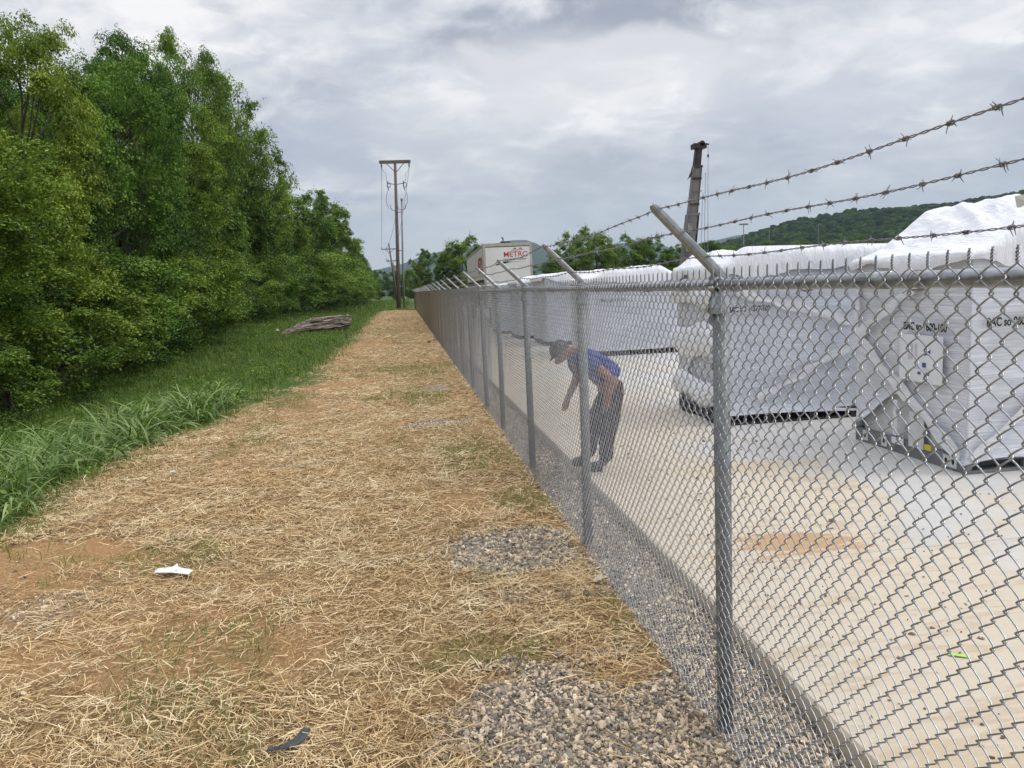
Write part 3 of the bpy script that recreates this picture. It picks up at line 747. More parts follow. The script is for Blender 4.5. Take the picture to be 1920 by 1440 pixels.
def panel(lod, name='mesh_panel'):
    samples, sides, r = ((5, 6, .00235), (3, 4, .0023), (2, 4, .0022))[lod]
    mb = MB(); v, f = picket(samples, sides, r, 0); v2, f = picket(samples, sides, r, 1)
    for k in range(NP):
        vv = (v if k % 2 == 0 else v2).copy(); vv[:, 1] += k*C
        mb.add(vv, f)
    # twisted selvage at the top
    top = ZB+SEG*C
    for k in range(0, NP+1, 2):
        y = k*C
        if lod == 0:
            for ph in (0, PI):
                t = np.linspace(0, 1, 15); a = ph+t*2*PI*1.8; h = .029
                P = np.stack([.0027*np.cos(a), y+.0027*np.sin(a), top-.001+h*t], -1)
                e = P[-1]+np.array([.0, -.007 if ph else .004, .009])
                mb.tube(np.vstack([P, e]), .0022, 5)
        else:
            mb.tube([(0, y, top-.002), (0, y, top+.03), (0, y-.006, top+.042)], .003, 4 if lod == 1 else 3, caps=False)
    for v_ in mb.v: v_[:, 0] += .009*np.sin(PI*v_[:, 1]/PL)*np.sin(PI*np.clip(v_[:, 2]/2.06, 0, 1))*(1 if lod else 1)+.0015*np.sin(v_[:, 1]*11+v_[:, 2]*7)*np.sin(PI*v_[:, 1]/PL)
    return mb.build(name, M['wire'], smooth=True, link=False)
PM = [panel(0), panel(1), panel(2)]
for i in range(NPAN):
    y0 = YF0+i*PL
    if y0 > 101.5: break
    lod = 0 if y0 < 6.6 else (1 if y0 < 24 else 2)
    c = bpy.data.objects.new('mesh_panel', PM[lod].data); COL.objects.link(c); c.parent = fence; c.location = (-.034, y0, 0)
YEND = YF0+i*PL if y0 > 101.5 else YF0+NPAN*PL
for i in range(3):
    c = bpy.data.objects.new('mesh_panel', PM[2].data); COL.objects.link(c); c.parent = fence; c.location = (i*PL, YEND, 0); c.rotation_euler = (0, 0, -PI/2)
mb = MB(); yy = np.linspace(YF0, YEND, 60); mb.tube(np.stack([0*yy, yy, RZ+.003*np.sin(yy*.9)], -1), .0235, 14)
mb.tube([(0, YEND, RZ), (7.9, YEND, RZ)], .0235, 8)
mb.build('top_rail', M['galv'], fence, True)
for y in (4.63, 2.05):
    mb = MB(); mb.tube([(0, y-.06, RZ+.003*math.sin(y*.9)), (0, y+.06, RZ+.003*math.sin(y*.9))], .0258, 14); mb.build('rail_sleeve', M['galv'], fence, True)
mb = MB(); mb.tube(np.stack([0*yy-.029, yy, 0*yy+.05], -1), .0019, 5); mb.build('bottom_tension_wire', M['wire'], fence, True)
PY = [.5, 3.18, 5.88, 8.58, 11.25, 13.5, 16.3, 19.0, 22.1, 24.9, 28.4, 32.4]
while PY[-1] < YEND-3.2: PY.append(PY[-1]+2.95)
PY.append(YEND)
# one line post with its arm
def post_mesh():
    mb = MB(); mb.tube([(0, 0, -.1), (0, 0, 1.965)], .0365, 20); return mb.build('line_post', M['post'], smooth=True, link=False)
def arm_mesh():
    mb = MB()
    mb.tube([(0, 0, 1.94), (0, 0, 1.967)], .0415, 20)           # cup rim
    mb.tube([(0, 0, 1.967), (0, 0, 1.985), (0, 0, 2.03)], [.040, .036, .027], 16)
    a = np.linspace(0, 2*PI, 21)
    P = np.stack([.031*np.cos(a), 0*a, RZ+.031*np.sin(a)], -1)   # eye round the rail
    for q in (-.013, 0, .013): mb.tube(P+np.array([0, q, 0]), .0075, 8, caps=False)
    # slanted stamped channel
    d = np.array([-1, 0, 1])/math.sqrt(2); n = np.array([1, 0, 1])/math.sqrt(2); s = np.array([0, 1., 0])
    p0 = np.array([.035, 0, 2.085]); Lg = .455
    prof = [(-.021, -.012), (-.021, .004), (-.015, .008), (0, .0095), (.015, .008), (.021, .004), (.021, -.012), (.017, -.012), (.017, .002), (0, .006), (-.017, .002), (-.017, -.012)]
    ts = [0, .08, .5, .9, .955, .985, 1.0]; ws = [1.25, 1.05, .95, .9, .84, .62, .3]
    V = []
    for t, w_ in zip(ts, ws):
        for (a_, b_) in prof: V.append(p0+d*Lg*t+n*a_*w_*1.0-s*b_*1.3)
    K = len(prof); F = []
    for i_ in range(len(ts)-1):
        for j in range(K): F.append([i_*K+j, i_*K+(j+1) % K, (i_+1)*K+(j+1) % K, (i_+1)*K+j])
    mb.add(V, F)
    # gusset from the eye to the arm
    mb.box((-.028, -.004, 2.0), (.03, .004, 2.11))
    for k, (z, dx) in enumerate(((2.396, .258), (2.295, .154), (2.184, .047))):
        mb.tube([np.array([-dx-.006, 0, z-.006])-s*.012+n*.0, np.array([-dx-.006, 0, z-.006])+s*.012], .004, 6)
    return mb.build('barb_arm', M['galv'], smooth=True, link=False)
pm, am = post_mesh().data, arm_mesh()
am.data.shade_flat(); am = am.data
foot = MB(); 
foot.tube([(0, 0, -.05), (0, 0, .012)], [.085, .07], 14)
fm = foot.build('post_footing', simple('footing_concrete', (.2, .17, .13), (.33, .29, .24), 20, .95), link=False).data
for y in PY:
    p = bpy.data.objects.new('line_post', pm); COL.objects.link(p); p.parent = fence; p.location = (.012, y, 0); p.rotation_euler = (rng.normal(0, .004), rng.normal(0, .004), 0)
    a = bpy.data.objects.new('barb_arm', am); COL.objects.link(a); a.parent = p; a.location = (-.012, 0, 0)
    a.rotation_euler = (0, rng.normal(0, .002), rng.normal(0, .03))
    if y < 9:
        a = bpy.data.objects.new('post_footing', fm); COL.objects.link(a); a.parent = p
# ties on rail near the camera
for y in list(np.arange(1.3, 12, .56)):
    t = np.linspace(-.3, 2*PI-.9, 16)
    P = np.stack([.0285*np.cos(t)-.002, y+.012*np.sin(t/2), RZ+.0285*np.sin(t)], -1)
    P = np.vstack([[(-.036, y-.012, RZ+.012)], P[8:], P[:8], [(-.037, y+.03, RZ-.028), (-.048, y+.034, RZ-.02)]]) if False else np.vstack([P, [(-.036, y+.004, RZ-.024), (-.042, y+.012, RZ-.031)]])
    mb = MB(); mb.tube(P, .0016, 5); mb.build('tie_wire', M['barb'], fence, True)
for y in PY[1:4]:
    for z in (1.72, 1.3, .9, .45):
        t = np.linspace(PI*.62, PI*1.38, 9)
        P = np.stack([.012+.039*np.cos(t), y+.039*np.sin(t), np.full(9, z)+.006*np.sin(t*2)], -1)
        P = np.vstack([[(.0, y+.052, z-.006), (-.034, y+.05, z)], P, [(-.036, y-.05, z), (-.045, y-.06, z+.008)]])
        mb = MB(); mb.tube(P, .0016, 5); mb.build('tie_wire', M['galv'], fence, True)
# barbed wire
def barbed(z, dx, sag, seed):
    r_ = np.random.default_rng(seed); mb = MB()
    py = np.array([-1.5]+PY)
    def ctr(y):
        i = np.clip(np.searchsorted(py, y)-1, 0, len(py)-2); t = (y-py[i])/(py[i+1]-py[i])
        return -dx+.006*np.sin(y*2.3+seed), z-sag*4*t*(1-t)+.004*np.sin(y*5.1+seed)
    for (a, b, st, sd) in ((-1.4, 9, .011, 6), (9, 30, .03, 4)):
        y = np.arange(a, b, st); X, Z = ctr(y)
        for ph in (0, PI):
            an = y*2*PI/.075+ph
            mb.tube(np.stack([X+.0021*np.cos(an), y, Z+.0021*np.sin(an)], -1), .00145, sd, caps=False)
    y = np.arange(30, YEND, .5); X, Z = ctr(y); mb.tube(np.stack([X, y, Z], -1), .0034, 4, caps=False)
    yb = -1.3+r_.uniform(0, .1)
    while yb < 60:
        y = yb+r_.normal(0, .006); X, Z = ctr(np.array([y])); c = np.array([X[0], y, Z[0]])
        near = y < 12
        for q in (0, 1):
            off = (q-.5)*.008; a0 = r_.uniform(0, 2*PI)
            for e in (0, 1):
                a1 = a0+e*PI+r_.normal(0, .25)
                d = np.array([math.cos(a1), r_.normal(0, .35), math.sin(a1)]); d /= np.linalg.norm(d)
                l = r_.uniform(.013, .021)
                s0 = c+np.array([0, off+(e-.5)*.005, 0])
                mb.tube([s0+np.array([-math.sin(a1), 0, math.cos(a1)])*.003, s0+d*.008, s0+d*l], [.0013, .0012, .0007] if near else [.0018]*3, 5 if near else 3, caps=False)
            if near:
                t = np.linspace(0, 2*PI*1.6, 14)
                mb.tube(np.stack([c[0]+.0047*np.cos(t+a0), y+off+(t/10-.5)*.006, c[2]+.0047*np.sin(t+a0)], -1), .0013, 4, caps=False)
            else:
                mb.tube([c+np.array([0, -.006, 0]), c+np.array([0, .006, 0])], .0052, 4, caps=False)
        yb += .127
    return mb.build('barbed_wire', M['barb'], fence, True)
barbed(2.396, .262, .035, 1); barbed(2.295, .158, .012, 2); barbed(2.184, .05, .012, 3)

# ------------------------------------------------------------------ wrapped machine units
def text_mesh(name, s, size, mat, parent, Mx, extrude=.001, bold=0.0, sx=1.0):
    cu = bpy.data.curves.new(name, 'FONT'); cu.body = s; cu.size = size; cu.extrude = extrude; cu.offset = bold
    ob = bpy.data.objects.new(name, cu); COL.objects.link(ob)
    dg = bpy.context.evaluated_depsgraph_get(); dg.update()
    me = bpy.data.meshes.new_from_object(ob.evaluated_get(dg)); bpy.data.objects.remove(ob)
    me.transform(Matrix.Diagonal((sx, 1, 1, 1))); me.transform(Mx)
    me.materials.clear(); me.materials.append(mat)
    o = bpy.data.objects.new(name, me); COL.objects.link(o); o.parent = parent
    return o
def face_matrix(origin, right, up):
    r = Vector(right).normalized(); u = Vector(up).normalized(); n = r.cross(u)
    m_ = Matrix((r, u, n)).transposed().to_4x4(); m_.translation = Vector(origin); return m_

def unit(x0, y0, w, d, h, label, film='film', dome=lambda u, v: 0*u, skirt=None, drape=.16, seed=0, res=.05, detail=True):
    """origin at the near left base corner; local x right, y away"""
    root = empty('wrapped_machine', (x0, y0, SZ), 0, label, 'wrapped machine', 'white wrapped machine units on the concrete')
    skirt = skirt or (lambda side, t: .14+0*t)
    # steel base
    mb = MB(); t_ = .05
    mb.box((0, 0, 0), (w, t_, .035)); mb.box((0, 0, .125), (w, t_, .16)); mb.box((0, d-t_, 0), (w, d, .16))
    mb.box((.002, t_, 0), (t_, d-t_, .16)); mb.box((w-t_, t_, 0), (w-.002, d-t_, .16))
    for fx in np.arange(0, w, .62): mb.box((fx, .002, .035), (min(fx+.06, w-.001), t_-.002, .125))
    mb.box((t_, t_+.15, .02), (w-t_, d-t_, .12))
    mb.build('base_frame', M['frame'] if film == 'film' else M['dark'], root)
    # film body: closed loop of columns
    nx = max(4, int(w/res)); ny = max(4, int(d/res)); nz = max(6, int(h/res))
    per = [(x, 0., 0, x/w) for x in np.linspace(0, w, nx, endpoint=False)]+[(w, y, 1, y/d) for y in np.linspace(0, d, ny, endpoint=False)]+[(w-x, d, 2, x/w) for x in np.linspace(0, w, nx, endpoint=False)]+[(0., d-y, 3, y/d) for y in np.linspace(0, d, ny, endpoint=False)]
    NPp = len(per); V = np.zeros((nz+1, NPp, 3)); nrm = {0: (0, -1), 1: (1, 0), 2: (0, 1), 3: (-1, 0)}
    for j, (x, y, sd, t) in enumerate(per):
        zb = float(skirt(sd, np.array(t))); z = np.linspace(zb, h, nz+1)
        s = (fbm(z*6+seed*7, np.full_like(z, (t+sd)*2.5), seed+3, 3)-.5)*.04+(fbm(z*1.3, np.full_like(z, (t+sd)*2), seed+9, 2)-.5)*.05
        s = s-.02+.03*np.exp(-((z-zb)/.06)**2)
        cr = min(t, 1-t); s = s*min(1, cr*8+.25)
        nn = nrm[sd]
        V[:, j, 0] = x+nn[0]*s; V[:, j, 1] = y+nn[1]*s; V[:, j, 2] = z
    i = np.arange(nz)[:, None]*NPp; j = np.arange(NPp)[None]; k = (j+1) % NPp
    mb = MB(); mb.add(V.reshape(-1, 3), np.stack([i+j, i+k, i+k+NPp, i+j+NPp], -1).reshape(-1, 4))
    mb.build('film_wrap', M[film], root, True)
    # inner casing seen under the skirt
    mb = MB(); mb.box((.07, .07, .12), (w-.07, d-.07, h-.02)); mb.build('casing', M['bracket'], root)
    # tarp on top
    e = .035; nu = int((w+2*e)/res)+1; nv = int((d+2*e)/res)+1; ring = max(3, int(drape/.05))
    u = np.concatenate([np.full(ring, -1.), np.linspace(0, 1, nu), np.full(ring, 2.)]); v = np.concatenate([np.full(ring, -1.), np.linspace(0, 1, nv), np.full(ring, 2.)])
    ku = np.concatenate([np.arange(ring, 0, -1), np.zeros(nu), np.arange(1, ring+1)]); kv = np.concatenate([np.arange(ring, 0, -1), np.zeros(nv), np.arange(1, ring+1)])
    U, Vv = np.meshgrid(np.clip(u, 0, 1), np.clip(v, 0, 1)); KU, KV = np.meshgrid(ku, kv); K = np.maximum(KU, KV)
    X = -e+U*(w+2*e); Y = -e+Vv*(d+2*e)
    Z = h+.02+dome(U, Vv)
    sA = X*.94-Y*.34; tA = X*.34+Y*.94
    fold = (fbm(sA*1.1+seed, tA*.5, seed+50, 3)-.5)*.10-np.abs(fbm(sA*4.2+seed, tA*.9, seed+60, 2)-.5)**.75*.15-np.abs(fbm(sA*10+seed, tA*1.6, seed+63, 2)-.5)*.05+np.abs(fbm(X*1.1+3, Y*3.1+seed, seed+61, 2)-.5)*.08
    ed = np.minimum(np.minimum(U, 1-U)*w, np.minimum(Vv, 1-Vv)*d)
    Z = Z+fold*sstep(0, .4, ed)*sstep(.02, .25, dome(U, Vv)+.06)+.012*(fbm(X*5, Y*5, seed+70)-.5)
    dr = drape*(1+2.6*(fbm(X*1.6+3, Y*1.6, seed+80)-.5))
    lo = Z*(1-K/ring)+(h-dr)*(K/ring)
    sgx = np.where((U <= 0) & (KU > 0), -1, np.where((U >= 1) & (KU > 0), 1, 0)); sgy = np.where((Vv <= 0) & (KV > 0), -1, np.where((Vv >= 1) & (KV > 0), 1, 0))
    wav = .010+.03*np.sin(np.clip(K/ring, 0, 1)*PI)*fbm(X*4, Y*4, seed+91)+.022*(fbm(X*7+9, Y*7, seed+90)-.3)
    X = X+sgx*wav; Y = Y+sgy*wav
    nU, nV = len(u), len(v); i = np.arange(nV-1)[:, None]*nU+np.arange(nU-1)[None]
    mb = MB(); mb.add(np.stack([X, Y, lo], -1).reshape(-1, 3), np.stack([i, i+1, i+1+nU, i+nU], -1).reshape(-1, 4))
    mb.build('tarp_cover', M['tarp'], root, True)
    return root
def band(root, side, a, b, wd=.09, d=0):
    """strip of gathered film between two points of a face; side 'front' uses (x,z), 'left' uses (y,z)"""
    n = 24; t = np.linspace(0, 1, n); P = np.array(a)[None]*(1-t)[:, None]+np.array(b)[None]*t[:, None]
    dr = (np.array(b)-np.array(a)); dr = dr/np.linalg.norm(dr); pr = np.array([-dr[1], dr[0]])
    V = []
    for i in range(n):
        for q in (-.5, -.2, .15, .5):
            w_ = wd*(1+.3*math.sin(i*.7))*q; p = P[i]+pr*w_+pr*.01*math.sin(i*1.1)
            off = -.042-.006*math.cos(q*6+i*.4)
            V.append((p[0], off, p[1]) if side == 'front' else (off, p[0], p[1]))
    F = [[i*4+j, i*4+j+1, (i+1)*4+j+1, (i+1)*4+j] for i in range(n-1) for j in range(3)]
    mb = MB(); mb.add(V, F); mb.build('film_band', M['film_band'], root, True)

# unit A, nearest
def skA(sd, t):
    if sd == 3:   # left face: t runs from far to near
        return .16+.50*np.exp(-((t-.45)/.30)**2)-.1*sstep(.8, 1, t)
    if sd == 0: return .10+.05*np.sin(t*9)
    return .12
def domeA(u, v): return .55*sstep(-.05, .42, u)*(.72+.28*sstep(.0, .35, v))*(1-.4*sstep(.9, 1, v))+.08*np.sin(u*7)*sstep(.1, .4, u)
A = unit(5.31, 6.64, 2.4, 1.86, 2.12, 'largest wrapped machine at the right border with a high domed white cover', 'film', domeA, skA, .12, 1, .025)
for (yy_, n2) in ((1.66, 1), (1.30, 1), (.28, 2)):
    for q in range(n2):
        mb = MB(); y_ = yy_-q*.1
        mb.box((-.012, y_-.055, .03), (-.001, y_+.04, .145))
        mb.build('lifting_bracket', M['bracket'], A)
        mb = MB(); a = np.linspace(0, 2*PI, 13)[:-1]
        V = [(-.0135, y_-.008+.02*math.cos(q_), .09+.028*math.sin(q_)) for q_ in a]; mb.add(V, [list(range(12))]); mb.build('bracket_hole', M['black'], A)
mb = MB(); mb.box((-.012, .62, .12), (-.002, .86, .5)); mb.build('white_panel', M['bracket'], A)
mb = MB(); mb.box((-.014, .50, .13), (-.003, .60, .19)); mb.build('warning_sticker', M['yellow'], A)
mb = MB(); mb.box((-.014, .95, .10), (-.003, 1.15, .2), mi=0); mb.build('spec_plate', M['placard'], A)
mb = MB(); mb.box((-.0155, .95, .175), (-.0142, 1.15, .199)); mb.build('spec_plate_header', M['bluep'], A)
Z0 = SZ
Mx = face_matrix((-.045, 7.57-6.64, 1.46-Z0), (0, -1, 0), (0, 0, 1))
text_mesh('printed_code', 'BAC so 9600-100', .115, M['black'], A, Mx, .001, .0035, .80)
Mx = face_matrix((5.44-5.31, -.045, 1.52-Z0), (1, 0, 0), (0, 0, 1))
text_mesh('printed_code', 'BAC so 9600-100', .115, M['black'], A, Mx, .001, .0035, .72)
pl = MB(); pl.box((-.050, 6.95-6.64, .92-Z0), (-.044, 7.62-6.64, 1.41-Z0)); plo = pl.build('placard', M['placard'], A)
def rect(nm, mat, ya, za, yb, zb): 
    q = MB(); q.box((-.0525, min(ya, yb)-6.64, min(za, zb)-Z0), (-.0505, max(ya, yb)-6.64, max(za, zb)-Z0)); return q.build(nm, mat, plo)
# little box pictogram: skewed blue block with a pale top
q = MB(); q.add([(-.0525, 7.22-6.64, 1.20-Z0), (-.0525, 7.13-6.64, 1.225-Z0), (-.0525, 7.12-6.64, 1.265-Z0), (-.0525, 7.22-6.64, 1.235-Z0)], [[0, 1, 2, 3]]); q.build('pictogram', M['bluep'], plo)
q = MB(); q.add([(-.0525, 7.225-6.64, 1.24-Z0), (-.0525, 7.12-6.64, 1.27-Z0), (-.0525, 7.16-6.64, 1.285-Z0), (-.0525, 7.23-6.64, 1.262-Z0)], [[0, 1, 2, 3]]); q.build('pictogram', M['pale_print'], plo)
for ya, za, yb, zb, mt in ((7.48, 1.32, 7.40, 1.15, 'pale_print'), (7.37, 1.32, 7.33, 1.15, 'pale_print'), (7.25, 1.13, 7.19, 1.08, 'bluep'), (7.32, 1.03, 7.27, 1.0, 'bluep'), (7.22, 1.03, 7.14, 1.0, 'bluep'), (7.40, 1.065, 7.15, 1.058, 'pale_print')):
    rect('printed_mark', M[mt], ya, za, yb, zb)
nd = (8.45-6.64, 1.34-Z0)
band(A, 'left', nd, (.05, .16), .13); band(A, 'left', nd, (7.3-6.64, 1.98-Z0), .11); band(A, 'left', nd, (8.42-6.64, 1.98-Z0), .08)
band(A, 'left', (1.05, .6), (1.05, .2), .06)
band(A, 'front', (.04, .14), (1.3, 1.25), .1)
# torn metal flap on the cover
mb = MB(); mb.add([(.72, .35, 2.68), (.86, .30, 2.70), (.80, .27, 2.60), (.70, .25, 2.42)], [[0, 3, 2, 1]]); o = mb.build('torn_flap', M['trim'], A)

# unit B
def domeB(u, v): return .22*sstep(0, .12, u)*(1-.25*u)+.04
def skB(sd, t):
    if sd == 0: return .10+.04*np.sin(t*4+1)+.0*t
    if sd == 3: return .22+.06*np.sin(t*8)
    return .1
B = unit(4.22, 9.85, 3.2, 1.75, 2.14, 'wrapped machine right behind the near fence post, with a flat sloping white cover', 'film2', domeB, skB, .12, 2, .035)
text_mesh('printed_code', 'BAC SO 11577-100', .1, M['black'], B, face_matrix((.06, -.045, 1.63-Z0), (1, 0, 0), (0, 0, 1)), .001, .003, .72)
band(B, 'front', (.12, 1.84), (1.85, 1.34), .11); band(B, 'front', (.45, .35), (1.80, 1.0), .1); band(B, 'left', (.1, 1.8), (1.5, .5), .1)
for z, hh in ((1.80, .30), (1.12, .42), (.42, .34)):   # loose white sheet bunched on the left end
    gy, gz = np.meshgrid(np.linspace(0, 1, 50), np.linspace(0, 1, 18))
    Yb = .02+1.7*gy; Zb = z+(gz-.5)*hh*(.8+.5*fbm(gy*3, gz*0, int(z*10)))+.05*np.sin(gy*7+z*5)
    Xb = -.03-.085*np.sin(gz*PI)**.7*(.55+.9*fbm(gy*5, gz*2, 300))-.035*np.abs(fbm(gy*9, gz*5+z, 301)-.5)*2
    i = np.arange(17)[:, None]*50+np.arange(49)[None]
    mb = MB(); mb.add(np.stack([Xb, Yb, Zb], -1).reshape(-1, 3), np.stack([i, i+50, i+51, i+1], -1).reshape(-1, 4)); mb.build('bunched_sheet', M['tarp'], B, True)
mb = MB(); mb.box((-.05, .1, .0), (-.001, .5, .1)); mb.box((-.05, 1.1, .0), (-.001, 1.5, .1)); mb.build('skid_foot', M['dark'], B)

def domeC(u, v): return .34*sstep(0, .3, u)*(1-sstep(.75, 1, u)*.8)*(.8+.3*np.sin(u*9+1)*.4)
Cc = unit(5.0, 20.75, 2.55, 2.3, 2.14, 'wrapped machine with a lumpy domed cover, directly left of the crane boom', 'film2', domeC, None, .12, 3, .08)
text_mesh('printed_code', 'BAC SO 11577', .13, M['black'], Cc, face_matrix((.35, -.05, 1.5), (1, 0, 0), (0, 0, 1)), sx=.8)
D1 = unit(4.7, 25.6, 3.4, 2.6, 2.30, 'wrapped machine with a low flat cover in the row before the trailer, nearest of it', 'film2', lambda u, v: .14*sstep(0, .2, u), None, .12, 4, .1)
D2 = unit(4.4, 29.6, 3.4, 2.6, 2.26, 'wrapped machine directly in front of the trailer wall, middle of the row', 'film2', lambda u, v: .2*sstep(0, .3, u)*sstep(1, .5, u), None, .12, 5, .1)
D3 = unit(4.05, 33.6, 3.0, 2.6, 2.1, 'wrapped machine closest to the trailer, far end of the row', 'film2', lambda u, v: .1*sstep(0, .2, u), None, .12, 6, .1)
E1 = unit(9.2, 13.6, 3.0, 2.2, 2.1, 'wrapped machine mostly hidden behind the largest domed machine', 'film', lambda u, v: .2*sstep(0, .3, u), None, .12, 7, .1)
E2 = unit(8.9, 25.0, 3.2, 2.4, 2.1, 'wrapped machine in the second row, seen low between the crane boom and the slanted arm', 'film', lambda u, v: .1*sstep(0, .3, u), None, .12, 8, .1)

# ------------------------------------------------------------------ trailer
TL = empty('box_trailer', (4.03, 38.5, SZ), math.radians(-1.8), 'white box trailer with a red company name parked beyond the wrapped machines', 'trailer')
TW, TH, TLn = 2.44, 4.24, 16.3
mb = MB(); mb.box((.04, .04, 1.15), (TW-.04, TLn, TH-.03)); mb.build('body_core', M['dark'], TL)
mb = MB(); mb.box((.11, 0, 1.1), (TW-.11, .035, TH-.2)); mb.build('end_wall', M['white_paint'], TL)
mb = MB(); mb.box((0, .2, 2.5), (.035, TLn, TH-.16))
for y in np.arange(1.4, TLn, 1.22): mb.box((-.006, y, 2.5), (-.0005, y+.03, TH-.16))
mb.build('side_wall', M['white_paint'], TL)
mb = MB(); mb.box((TW-.035, .12, 1.15), (TW, TLn, TH-.16)); mb.build('side_wall', M['white_paint'], TL)
mb = MB(); mb.box((-.01, -.012, TH-.16), (TW+.01, .12, TH)); mb.box((-.01, .12, TH-.14), (.05, TLn, TH)); mb.box((TW-.05, .12, TH-.14), (TW+.01, TLn, TH)); mb.build('roof_rail', M['trim'], TL)
for x in (-.006, TW-.11):
    mb = MB(); mb.box((x, -.008, 1.0), (x+.116, .19, TH-.162)); mb.build('corner_post', M['trim'], TL)
mb = MB()
for z in np.arange(2.75, 3.95, .28): mb.box((-.012, .05, z), (-.0065, .15, z+.15))
mb.build('post_lettering', M['black'], TL)
mb = MB(); mb.box((0.02, .05, TH-.02), (TW-.02, TLn, TH-.002)); mb.build('roof', M['white_paint'], TL)
for z in (1.62, 2.1):
    mb = MB(); mb.box((-.004, .19, z), (.03, TLn, z+.13)); mb.build('side_rail', M['white_paint'], TL)
for x in (.35, TW-.45):
    mb = MB(); mb.box((x, 2.4, .12), (x+.1, 2.5, 1.15)); mb.box((x-.06, 2.33, 0), (x+.16, 2.57, .06)); mb.build('landing_leg', M['dark'], TL)
for y in (TLn-2.6, TLn-1.4):
    for x in (.05, TW-.33):
        mb = MB(); mb.tube([(x, y, .5), (x+.28, y, .5)], .5, 24); w_ = mb.build('wheel', M['rubber'], TL, False)
        mb = MB(); mb.tube([(x-.01, y, .5), (x+.29, y, .5)], .24, 16); mb.build('rim', M['trim'], w_, False)
mb = MB(); mb.box((.3, TLn-3.4, .8), (TW-.3, TLn-.6, 1.14)); mb.build('bogie_frame', M['dark'], TL)
text_mesh('company_name', 'METRO', .36, M['red'], TL, face_matrix((1.0, -.003, 3.55), (1, 0, 0), (0, 0, 1)), .002, .004, 1.06)
mb = MB(); mb.box((1.42, -.006, 3.86), (2.02, -.001, 3.885)); mb.box((1.52, -.007, 3.92), (1.66, -.001, 3.98)); mb.box((1.80, -.007, 3.92), (1.94, -.001, 3.98)); mb.build('logo_bars', M['red'], TL)
text_mesh('company_line', 'TRANSPORT GROUP', .125, M['black'], TL, face_matrix((.99, -.003, 3.38), (1, 0, 0), (0, 0, 1)), .002, .001, 1.0)
n = 20; t = np.linspace(0, 1, n); up = 3.20+.10*np.sin(np.clip(t*1.1, 0, 1)*PI*.75); th = .085*np.exp(-((t-.22)/.2)**2)+.018*(1-t)+.008
V = np.concatenate([np.stack([.6+1.5*t, 0*t-.005, up+th/2-.03*(t < .1)], -1), np.stack([.6+1.5*t, 0*t-.005, up-th/2-.03*(t < .1)], -1)])
mb = MB(); mb.add(V, [[i, i+n, i+n+1, i+1] for i in range(n-1)]); mb.build('logo_swoosh', M['black'], TL)
text_mesh('side_company_name', 'METRO', 1.15, M['red'], TL, face_matrix((-.009, 4.2, 2.85), (0, -1, 0), (0, 0, 1)), .002, .02, .9)
mb = MB(); mb.box((2.19, -.006, 3.62), (2.25, -.001, 3.76)); mb.build('number_sticker', M['pale_print'], TL)
mb = MB()
for (a, b) in (((1.05, .3, TH), (1.05, .3, TH+.28)), ((.95, .3, TH+.05), (1.35, .3, TH+.05)), ((1.05, .3, TH+.2), (.98, .3, TH+.3))): mb.tube([a, b], .03, 5)
mb.box((.92, .25, TH), (1.38, .4, TH+.1)); mb.build('roof_vent', M['dark'], TL)

# ------------------------------------------------------------------ crane
CR = empty('mobile_crane', (17.0, 45.2, SZ), 0, 'telescopic crane with a raised grey boom and dark tip behind the wrapped machines', 'crane')
def boxbeam(mb, p0, p1, w0, w1, d0, d1):
    p0 = np.array(p0); p1 = np.array(p1); V = []
    for p, w_, d_ in ((p0, w0, d0), (p1, w1, d1)):
        c = .22*w_
        for (a, b) in ((-w_/2+c, -d_/2), (w_/2-c, -d_/2), (w_/2, -d_/2+c), (w_/2, d_/2-c), (w_/2-c, d_/2), (-w_/2+c, d_/2), (-w_/2, d_/2-c), (-w_/2, -d_/2+c)): V.append(p+np.array([a, b, 0]))
    F = [[i, (i+1) % 8, (i+1) % 8+8, i+8] for i in range(8)]
    mb.add(V, F); mb.add(V, [list(range(8))[::-1], list(range(8, 16))])
bx = lambda z: .10+(z-3.1)*.128   # boom leans to the right
P = lambda z: (bx(z), 0, z)
mb = MB(); boxbeam(mb, P(1.6), P(5.9), .72, .62, .9, .8); mb.build('boom_base', M['boom_w'], CR)
mb = MB(); boxbeam(mb, P(5.9), P(8.75), .52, .45, .6, .55); mb.box((bx(7.2)-.36, -.36, 7.2), (bx(7.2)+.36, -.30, 7.25)); mb.box((bx(5.9)-.36, -.44, 5.8), (bx(5.9)+.36, -.405, 5.95)); mb.build('boom_section', M['boom_w'], CR)
for z in (2.6, 3.7, 4.8):
    mb = MB(); mb.box((bx(z)-.30, -.462, z), (bx(z)-.02, -.452, z+.55)); mb.build('boom_side_plate', M['pipe'], CR)
for z, r0 in ((6.4, .27), (7.9, .25), (8.6, .24)):
    mb = MB(); mb.box((bx(z)-r0-.03, -.34, z), (bx(z)+r0+.03, -.302, z+.12)); mb.build('boom_collar', M['boom_d'], CR)
mb = MB(); mb.tube([(bx(2)+.38, -.3, 2), (bx(5.8)+.33, -.3, 5.8)], .05, 6); mb.tube([(bx(5.9)+.27, -.25, 5.9), (bx(8.7)+.23, -.25, 8.7)], .03, 6); mb.build('hydraulic_hose', M['boom_d'], CR)
mb = MB(); boxbeam(mb, P(8.75), P(9.75), .42, .38, .5, .45); mb.build('boom_tip', M['boom_d'], CR)
mb = MB(); mb.box((bx(9.75)-.38, -.3, 9.72), (bx(9.75)+.40, .3, 10.0)); mb.tube([(bx(10)-.42, -.2, 9.98), (bx(10)+.55, -.2, 9.95)], .05, 6); mb.tube([(bx(10)+.1, -.3, 10.0), (bx(10)+.1, .3, 10.0)], .16, 10); mb.build('sheave_head', M['boom_d'], CR)
